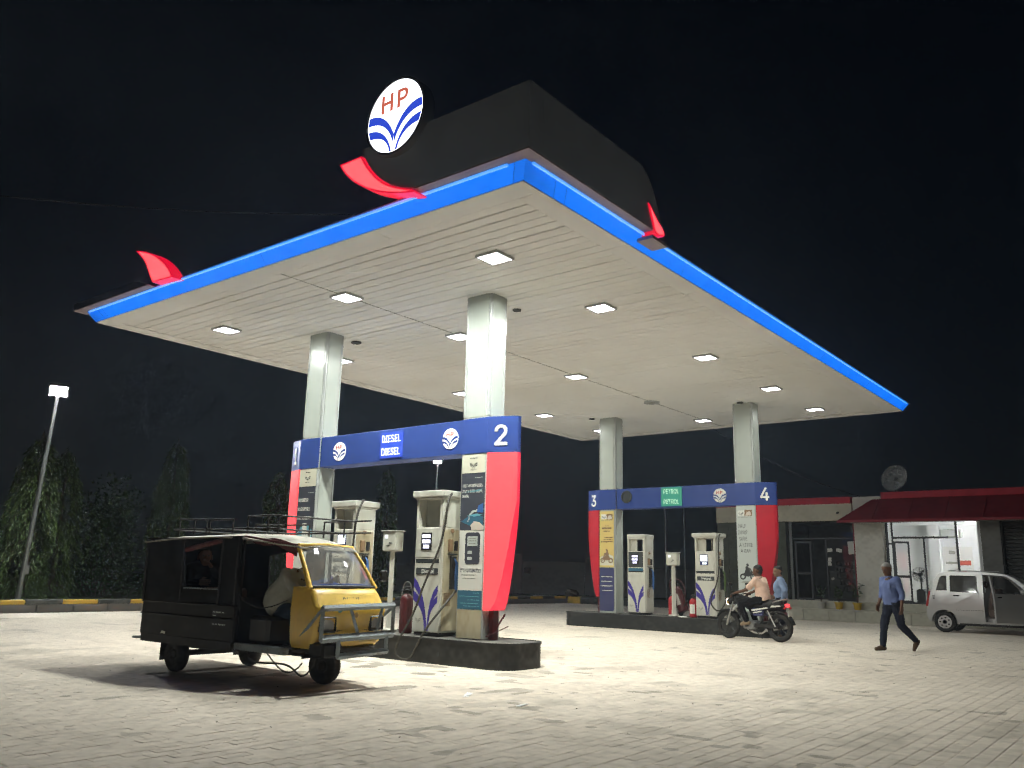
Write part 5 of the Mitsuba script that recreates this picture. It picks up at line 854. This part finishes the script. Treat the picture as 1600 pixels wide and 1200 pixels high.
bp('shop_back', box(BX+2.4, BX+2.5, 9.3, 11.65, PZ, 3.44), 'mat_wall_dark'); bp('shop_counter', rbox(BX+.7, BX+1.3, 9.4, 10.4, PZ, 1.7, .02), 'mat_wall_dark'); bp('shop_ceiling', box(BX+.4, BX+2.4, 9.3, 11.6, 3.40, 3.438), 'mat_wall_dark')
for y, z, w_, h_, r_, m_ in ((10.22, 2.42, .19, .12, .2, 'mat_paper'), (9.89, 2.41, .20, .12, -.2, 'mat_paper'), (10.23, 2.10, .12, .13, 0, 'mat_paper'), (10.24, 1.95, .12, .15, 0, 'mat_paper'), (9.43, 2.50, .28, .44, .03, 'mat_paper'), (10.16, 1.42, .10, .08, .3, 'mat_grey_panel')):
    bp('notice', on_nx(prism(affinity.rotate(sbox(-w_/2, -h_/2, w_/2, h_/2), math.degrees(r_)), .003), BX+.328, y, z), m_, False)
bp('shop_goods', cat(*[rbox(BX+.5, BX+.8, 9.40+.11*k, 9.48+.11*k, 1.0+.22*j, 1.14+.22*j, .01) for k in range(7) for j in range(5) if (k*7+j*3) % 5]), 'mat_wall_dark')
lk = thing('wall_spout', 'small dark spout sticking out of the cream band', 'pipe'); part(lk, 'pipe', cyl((BX-.05, 9.72, 3.71), (BX-.32, 9.68, 3.67), .035, 8), 'mat_ink')
# lit room
RX = BX+2.6
bp('room_wall', box(RX, RX+.1, 5.0, 8.9, PZ, 3.44), 'mat_wall_white'); bp('room_wall', box(BX+.05, RX, 5.30, 5.40, PZ, 3.44), 'mat_wall_white'); bp('room_wall', box(BX+.47, RX, 8.80, 8.9, PZ, 3.44), 'mat_wall_white'); bp('room_ceiling', box(BX+.05, RX, 5.4, 8.8, 3.38, 3.436), 'mat_wall_white'); bp('room_column', rbox(RX-.3, RX, 7.02, 7.4, PZ, 3.38, .01), 'mat_wall_white')
for y0, y1, z0, z1 in ((8.18, 8.26, PZ, 3.42), (8.02, 8.07, PZ, 3.42), (6.30, 8.02, 2.80, 2.86), (7.03, 7.08, PZ, 2.80), (6.02, 6.08, PZ, 3.42), (8.07, 8.18, 2.6, 2.66)): bp('room_mullion', rbox(BX+.20, BX+.26, y0, y1, z0, z1, .006), 'mat_aluminium')
dr0 = bp('room_door', cat(*[rbox(BX+.10, BX+.15, y0, y1, z0, z1, .006) for y0, y1, z0, z1 in ((7.94, 7.99, PZ+.02, 2.70), (7.50, 7.55, PZ+.02, 2.70), (7.55, 7.94, 2.64, 2.70), (7.55, 7.94, 1.50, 1.58), (7.55, 7.94, PZ+.02, .76))]), 'mat_aluminium', kind='stuff'); put(dr0+'__pane', tm([(BX+.125, 7.55, .76), (BX+.125, 7.94, .76), (BX+.125, 7.94, 2.64), (BX+.125, 7.55, 2.64)], [[0, 2, 1], [0, 3, 2]]), 'mat_glass', False)
for y0, y1, z0, z1 in ((6.08, 7.03, PZ, 2.80), (6.08, 8.02, 2.86, 3.38)): bp('room_pane', tm([(BX+.23, y0, z0), (BX+.23, y1, z0), (BX+.23, y1, z1), (BX+.23, y0, z1)], [[0, 2, 1], [0, 3, 2]]), 'mat_glass', False)
la = thing('room_lamp', 'glaring white tube lamp on the side wall of the lit office room', 'lamp'); part(la, 'tube', tube([(BX+.95, 5.50, 3.02), (BX+1.9, 5.50, 3.02)], .035, 10), 'mat_white_lit', True, emit=(230, 240, 238), sw=1.5); part(la, 'batten', rbox(BX+.9, BX+1.95, 5.40, 5.445, 2.98, 3.06, .006), 'mat_acp_trim'); part(la, 'stay', tube([(BX+.9, 5.43, 3.3), (BX+1.0, 5.41, 2.5), (BX+1.05, 5.41, 2.2)], .02, 6), 'mat_aluminium')
ac = thing('wall_cabinet', 'white wall mounted air unit high in the lit office room', 'air conditioner'); part(ac, 'case', rbox(RX-.22, RX-.01, 6.30, 7.0, 2.92, 3.22, .04), 'mat_acp_white'); part(ac, 'vent', box(RX-.224, RX-.215, 6.36, 6.94, 2.95, 2.975), 'mat_grey_panel')
po = thing('wall_poster', 'pale poster with red lettering on the wall of the lit office room', 'poster'); part(po, 'sheet', box(RX-.012, RX-.002, 6.05, 7.0, 1.35, 2.62), 'mat_print_white'); part(po, 'red_block', cat(box(RX-.016, RX-.012, 6.12, 6.50, 1.98, 2.14), box(RX-.016, RX-.012, 6.28, 6.55, 1.66, 1.80)), 'mat_print_red'); part(po, 'print', cat(box(RX-.016, RX-.012, 6.55, 6.92, 2.02, 2.10), box(RX-.016, RX-.012, 6.6, 6.8, 2.36, 2.48), box(RX-.016, RX-.012, 6.2, 6.85, 1.50, 1.55)), 'mat_grey_panel')
fn = thing('pedestal_fan', 'dark pedestal fan standing in the lit office room', 'fan'); fx, fy = BX+.45, 7.30
part(fn, 'cage', cat(*[xf(lathe([(r-.006, 0), (r, .006), (r+.006, 0), (r, -.006), (r-.006, 0)], 24, 'x'), trs((fx-.05-.05*math.cos(r*5), fy, 1.62))) for r in (.05, .10, .15, .2, .24)], *[tube([(fx-.1, fy, 1.62), (fx-.07, fy+.24*math.cos(a), 1.62+.24*math.sin(a))], .004, 4) for a in np.arange(0, 2*PI, PI/8)]), 'mat_ink')
part(fn, 'blade', cat(*[xf(limb([((0, .05, 0), .02, (0, .17, .04), .035)], .03, 2), mat([(1, 0, 0), (0, math.cos(a), math.sin(a)), (0, -math.sin(a), math.cos(a))], (fx-.05, fy, 1.62))) for a in (0, 2.1, 4.2)]), 'mat_shade_panel', True); part(fn, 'motor', xf(lathe([(0, 0), (.07, 0), (.08, .1), (.05, .2), (0, .22)], 16, 'x'), trs((fx-.04, fy, 1.62))), 'mat_ink'); part(fn, 'stem', cyl((fx+.05, fy, .68), (fx+.05, fy, 1.62), .022, 8), 'mat_ink'); part(fn, 'base', cat(rbox(fx-.12, fx+.22, fy-.14, fy+.14, PZ, 1.14, .04)), 'mat_ink')
bp('room_curb', rbox(BX-.03, BX+.1, 5.4, 8.27, PZ-.24, PZ+.05, .01), 'mat_shade_panel')
bp('dark_pier', box(BX-.02, BX+.5, 4.74, 5.295, .40, 3.44), 'mat_pier_dark'); bp('inner_pier', box(BX+.05, BX+.5, 4.70, 4.735, .40, 3.44), 'mat_wall_dark')
for k in range(24): bp('shutter_slat', rbox(BX+.30, BX+.34, -2.0, 4.69, PZ+k*.116, PZ+.112+k*.116, .012), 'mat_wall_dark')
bp('right_wall', box(BX, BX+.45, BR, -2.0, .4, 3.44), 'mat_wall_grey')
# awning
ax = BX-1.15; e0 = 9.42
bp('awning_sheet', tm([(ax, e0, 3.36), (ax, BR, 3.36), (BX-.02, BR, 4.14), (BX-.02, 8.55, 4.14)], [[0, 1, 2], [0, 2, 3]]), {'type': 'twosided', 'bsdf': {'type': 'ref', 'id': 'mat_awning'}}, False, label='sloping dark red awning'); bp('awning_sheet', tm([(ax, e0, 3.36), (BX-.02, 8.55, 4.14), (BX-.02, e0, 3.40)], [[0, 1, 2]]), {'type': 'twosided', 'bsdf': {'type': 'ref', 'id': 'mat_awning'}}, False)
bp('awning_edge', rbox(ax-.02, ax+.01, BR, e0+.02, 3.28, 3.365, .004), 'mat_awning'); bp('awning_band', rbox(BX-.06, BX+.2, BR, 8.25, 4.142, 4.37, .01), 'mat_band_red')
for k in range(13): y = 8.3-k*1.1; bp('awning_rib', tube([(ax, y, 3.375), (BX-.03, y, 4.155)], .016, 5), 'mat_awning')
bp('soffit', box(ax+.02, BX-.03, BR, e0-.1, 3.325, 3.345), 'mat_pier_dark')
ds = thing('dish_antenna', 'grey mesh dish antenna on the roof above the awning', 'satellite dish')
D0 = V3(31.5, 7.85, 4.86); rd = .47; dn = unit((-.92, .25, .32)); dv = unit(np.cross((0, 0, 1), dn)); du = np.cross(dn, dv); pt = lambda a, b_: D0 + dv*a + du*b_ + dn*(a*a+b_*b_)*.5
lat = []
for k in np.linspace(-.44, .44, 19):
    h = math.sqrt(rd**2-k*k); s_ = np.linspace(-h, h, 9); lat += [tube([pt(k, q) for q in s_], .009, 4), tube([pt(q, k) for q in s_], .0085, 4)]
part(ds, 'mesh_panel', cat(lat), 'mat_dish', False, kind='stuff'); part(ds, 'rim', tube([pt(rd*math.cos(a), rd*math.sin(a)) for a in np.linspace(0, 2*PI, 30)], .014, 6), 'mat_galv', True); part(ds, 'feed_arm', cat(*[tube([pt(rd*math.cos(a), rd*math.sin(a)), D0+dn*.42], .008, 5) for a in (PI/2, PI*7/6, PI*11/6)], cyl(D0+dn*.42, D0+dn*.34, .04, 8)), 'mat_galv'); part(ds, 'mast', cat(cyl((31.62, 7.85, 4.0), D0-dn*.05, .035, 8), cyl((31.9, 8.05, 4.0), D0-dn*.03, .02, 6)), 'mat_shade_panel'); part(ds, 'hub', xf(trimesh.creation.icosphere(2, .11), trs(D0-dn*.08)), 'mat_shade_panel', True)
def leafset(P, Dr, L, Wd, r):
    """leaf blades: centres, directions, length, width"""
    n = len(P); D = Dr/np.linalg.norm(Dr, axis=1, keepdims=True); S = np.cross(D, r.normal(size=(n, 3))); S /= np.linalg.norm(S, axis=1, keepdims=True); N = np.cross(D, S); L = np.asarray(L)[:, None]; Wd = np.asarray(Wd)[:, None]
    a, b_, c_, d_ = P, P + D*L*.45 + S*Wd + N*L*.06, P + D*L, P + D*L*.45 - S*Wd + N*L*.06; V = np.stack([a, b_, c_, d_], 1).reshape(-1, 3); i = np.arange(n)[:, None]*4; return tm(V, np.vstack([i + [0, 1, 2], i + [0, 2, 3]]))
def pot_plant(y, m, lab, hgt, n, x=BX-.30, z=.40):
    t = thing('flower_pot', lab, 'flower pot'); r = np.random.default_rng(int(y*100))
    part(t, 'pot', xf(lathe([(0, 0), (.10, 0), (.135, .19), (.155, .19), (.155, .235), (.13, .235), (.12, .20), (0, .20)], 20), trs((x, y, z))), m, 40); st = []; P = []; Dd = []
    for k in range(7):
        a = r.uniform(0, 2*PI); h = hgt*r.uniform(.6, 1); e = V3(x+.12*math.cos(a)*h*2, y+.13*math.sin(a)*h*2, z+.2+h); st.append(tube(smooth_path([(x, y, z+.2), (x*.6+e[0]*.4+.02, y*.6+e[1]*.4, z+.2+h*.5), e], 6), .006, 4))
        for q in range(n): u = r.uniform(.35, 1.05); P.append(V3(x, y, z+.2)*(1-u)+e*u); Dd.append(V3(math.cos(q*2.4), math.sin(q*2.4), r.uniform(-.2, .5)))
    part(t, 'stem', cat(st), 'mat_bark', True, kind='stuff'); part(t, 'leaves', leafset(np.array(P), np.array(Dd), r.uniform(.08, .16, len(P)), r.uniform(.016, .03, len(P)), r), 'mat_leaf_pot', False, kind='stuff')
pot_plant(10.40, 'mat_pot_white', 'whitish flower pot on the office step, left of two yellow ones', .55, 12); pot_plant(9.80, 'mat_pot_yellow', 'yellow flower pot in front of the dark shop window', .62, 14); pot_plant(9.18, 'mat_pot_yellow', 'yellow flower pot in front of the pale pier', .75, 12)

# ---------------------------------------------------------------- street lamps, cables, far things
def street_lamp(x, y, z0, h, label, em, head, sw=2.0, lean=(0, 0)):
    t = thing('street_lamp', label, 'street lamp', 'street lamps along the verge'); top = V3(x+lean[0], y+lean[1], h)
    part(t, 'pole', tube([(x, y, z0), (x*.5+top[0]*.5, y*.5+top[1]*.5, (z0+h)/2), top], [.075, .06, .045], 12), 'mat_galv', True); part(t, 'foot', rbox(x-.16, x+.16, y-.16, y+.16, z0-.05, z0+.06, .02), 'mat_slab'); part(t, 'junction_box', rbox(x+.05, x+.17, y-.08, y+.04, z0+.75, z0+1.0, .01), 'mat_galv')
    d = unit(V3(0, 0, .9) - top); d = unit(d + V3(0, 0, -.55)); s = unit(np.cross(d, (0, 0, 1))); u = np.cross(s, d); Mx = mat([s, u, d], top + V3(0, 0, .10) + d*.12)
    part(t, 'housing', xf(rbox(-head[0]-.03, head[0]+.03, -head[1]-.03, head[1]+.03, -.10, .0, .02), Mx), 'mat_galv'); part(t, 'bracket', tube([top, top + d*.05 + V3(0, 0, .1)], .03, 8), 'mat_galv'); part(t, 'lens', xf(tm([(-head[0], -head[1], .003), (head[0], -head[1], .003), (head[0], head[1], .003), (-head[0], head[1], .003)], [[0, 1, 2], [0, 2, 3]]), Mx), 'mat_white_lit', False, emit=em, sw=sw)
street_lamp(10.78, 26.15, .24, 6.30, 'street lamp glaring on a leaning pole at the left verge', (1700, 1770, 1710), (.24, .17), 2.5, (.30, 0))
street_lamp(30.9, 29.2, .24, 6.75, 'distant street lamp seen under the diesel portal beam', (1300, 1400, 1450), (.2, .15), 1.0)
def cable(pts, lab, r=.012): t = thing('overhead_cable', lab, 'cable'); part(t, 'wire', tube(smooth_path(pts, 30), r, 5), 'mat_wire', True)
cable([(-6, 36, 13.0), (9.6, 30.2, 13.25), (16.3, 27.2, 14.3), (30, 21, 18)], 'thin overhead cable sagging across the dark sky at upper left', .016); cable([(23.2, 10.9, 5.75), (27.2, 10.1, 4.85), (31.2, 9.0, 4.27)], 'thin cable running from the canopy down to the office roof', .010)
for i, (x, y) in enumerate(((37.6, 20.1), (38.0, 19.3))): t = thing('flag_pole', f'thin bare pole far behind the petrol pumps, {"left" if i == 0 else "right"} one of two', 'pole', 'thin poles behind the petrol pumps'); part(t, 'pole', tube([(x, y, 0), (x, y, 5.0)], [.05, .035], 8), 'mat_galv', True); part(t, 'finial', xf(trimesh.creation.icosphere(1, .07), trs((x, y, 5.0))), 'mat_galv', True)
fw = thing('boundary_wall', 'low grey boundary wall with taller posts far behind the forecourt', 'wall'); a, b_ = V3(40.4, 31.6, 0), V3(42.9, 27.7, 0); e = unit(b_-a); nw = V3(e[1], -e[0], 0); Mx = mat([e, (-nw[0], -nw[1], 0), (0, 0, 1)], a)
bl = float(np.linalg.norm(b_-a))
for s0, s1, z1 in ((-14, -6.03, 1.75), (-5.97, -.05, 1.85), (.45, bl-.5, 2.12), (bl-.05, 14, 1.85)): part(fw, 'panel', xf(rbox(s0, s1, .05, .2, .2, z1, .01), Mx), 'mat_far_wall')
for s0, z1 in ((-6.2, 2.2), (0, 2.55), (bl-.45, 2.4), (13, 2.2)): part(fw, 'post', xf(rbox(s0-.03, s0+.43, 0, .35, .2, z1, .015), Mx), 'mat_far_wall')
part(fw, 'opening', xf(box(.55, .95, .04, .06, 1.4, 1.75), Mx), 'mat_ink')
rk2 = thing('kerb_boulder', 'brownish boulder lying on the far yellow kerb', 'rock'); part(rk2, 'stone', wrinkle(xf(trimesh.creation.icosphere(3, .32), trs((36.7, 25.0, .42))@np.diag([1, 1.1, .75, 1])), .09, 2.5), 'mat_bark', True)
sc_ = thing('paper_scrap', 'white scrap of paper on the paving in front of the pump island', 'litter'); part(sc_, 'scrap', wrinkle(from_m(to_m(rbox(-.16, .16, -.03, .03, 0, .008, .003)).refine_to_length(.03)).apply_transform(trs((7.35, 6.35, .004), .55)), .014, 16), 'mat_litter', 40)
sc_ = thing('paper_scrap', 'smaller white scrap of paper on the paving, further right', 'litter'); part(sc_, 'scrap', wrinkle(from_m(to_m(rbox(-.10, .10, -.02, .02, 0, .006, .002)).refine_to_length(.03)).apply_transform(trs((7.2, 5.5, .004), .2)), .01, 16), 'mat_litter', 40)
db = used('loose_debris'); r = np.random.default_rng(5); l = []
for k in range(170):
    x, y = r.uniform(4.5, 16), r.uniform(3.0, 16); s_ = float(r.uniform(.004, .011)); m = trimesh.creation.icosphere(0, s_); m.vertices *= r.uniform(.5, 1.3, 3)*[1, 1, .6]; m.apply_translation((x, y, .002)); l.append(m)
put('loose_debris', cat(l), 'mat_bark', False, label='scattered grit and leaf litter on the paving', kind='stuff'); labels['loose_debris']['category'] = 'debris'

# ---------------------------------------------------------------- trees
def weeping_tree(x, y, h, rad, n, label, m='mat_leaf', cat_='tree', group='columnar trees along the verge', bottom=.5):
    t = thing('columnar_tree', label, cat_, group); r = np.random.default_rng(int(x*37)); part(t, 'trunk', tube([(x, y, .1), (x+.04, y, h*.5), (x, y, h*.95)], [.11, .07, .02], 8), 'mat_bark', True); P, D, br = [], [], []
    for k in range(n):
        u = r.uniform(0, 1)**.85; z = bottom + (h-bottom)*u; a = r.uniform(0, 2*PI); R_ = rad*(1-u**5)**.6*(.45+.75*float(meshkit.noise([[math.cos(a)*1.3+x, math.sin(a)*1.3, z*1.1]])[0])) + .06; q = R_*r.uniform(.55, 1.05); droop = r.uniform(.35, .95)
        p0 = V3(x, y, z+.15); p1 = V3(x+q*math.cos(a), y+q*math.sin(a), z-q*.25); p2 = p1 + V3(.1*math.cos(a), .1*math.sin(a), -droop)
        if k % 6 == 0: br.append(tube([p0, p1, p2], [.012, .009, .004], 4))
        for s in np.linspace(.05, 1, 13): P.append(p1*(1-s)+p2*s + r.normal(0, .03, 3)); D.append(V3(math.cos(a)*.5+r.normal(0, .45), math.sin(a)*.5+r.normal(0, .45), -1.0))
    P, D = np.array(P), np.array(D); part(t, 'branch', cat(br), 'mat_bark', False, kind='stuff'); part(t, 'crown', leafset(P, D, r.uniform(.13, .24, len(P)), r.uniform(.014, .026, len(P)), r), m, False, kind='stuff')
weeping_tree(11.7, 28.2, 5.3, .75, 420, 'broad drooping tree behind the glaring street lamp', bottom=.6); weeping_tree(12.75, 28.7, 5.0, .6, 320, 'slimmer drooping tree just right of the street lamp beam', bottom=.5); weeping_tree(16.4, 28.4, 5.75, .62, 420, 'tall columnar tree rising behind the rear of the auto rickshaw', bottom=.6); weeping_tree(20.85, 28.3, 5.1, .5, 330, 'columnar tree left of the number 1 column', bottom=.5); weeping_tree(26.75, 28.3, 5.95, .42, 340, 'slender columnar tree between the two diesel pumps', bottom=.4)
def shrub(x, y, h, w_, n, label):
    t = thing('dark_shrub', label, 'shrub', 'dark shrubs behind the kerb'); r = np.random.default_rng(int(x*91)); P, D, br = [], [], []
    for k in range(n):
        c_ = V3(x+r.normal(0, w_*.4), y+r.normal(0, .45), .35+(h-.35)*r.beta(1.4, 1.2)*(1-.35*min(1, abs(r.normal(0, .5))))); m_ = 22
        if k % 5 == 0: br.append(tube([(x+(c_[0]-x)*.2, y, .2), (x+(c_[0]-x)*.7, (y+c_[1])/2, c_[2]*.6), c_], [.02, .014, .005], 4))
        q = r.normal(0, .17, (m_, 3)); P += list(c_+q); D += list(q + r.normal(0, .1, (m_, 3)))
    P, D = np.array(P), np.array(D); part(t, 'stem', cat(br), 'mat_bark', False, kind='stuff'); part(t, 'crown', leafset(P, D, r.uniform(.09, .19, len(P)), r.uniform(.025, .05, len(P)), r), 'mat_leaf_dark', False, kind='stuff')
shrub(14.4, 28.9, 4.1, 1.3, 260, 'large dark shrub between the street lamp and the tall columnar tree'); shrub(9.3, 28.6, 2.6, 1.0, 150, 'dark shrub at the left edge of the view'); shrub(18.5, 29.4, 1.9, 1.2, 120, 'low dark shrub behind the auto rickshaw roof')

# ---------------------------------------------------------------- haze added to stand in for lens glare
scene['haze_medium'] = {'type': 'homogeneous', 'albedo': {'type': 'rgb', 'value': [.84, .91, .97]}, 'sigma_t': {'type': 'rgb', 'value': [.0014, .0016, .0019]}, 'phase': {'type': 'hg', 'g': .87}}
scene['haze'] = {'type': 'cube', 'to_world': T().translate([50, 30, 12]).scale([118, 128, 13]), 'bsdf': {'type': 'null'}, 'interior': {'type': 'ref', 'id': 'haze_medium'}}
labels['haze'] = {'label': 'thin added haze standing in for lens glare round the lamps', 'kind': 'stuff'}
scene['camera']['medium'] = {'type': 'ref', 'id': 'haze_medium'}
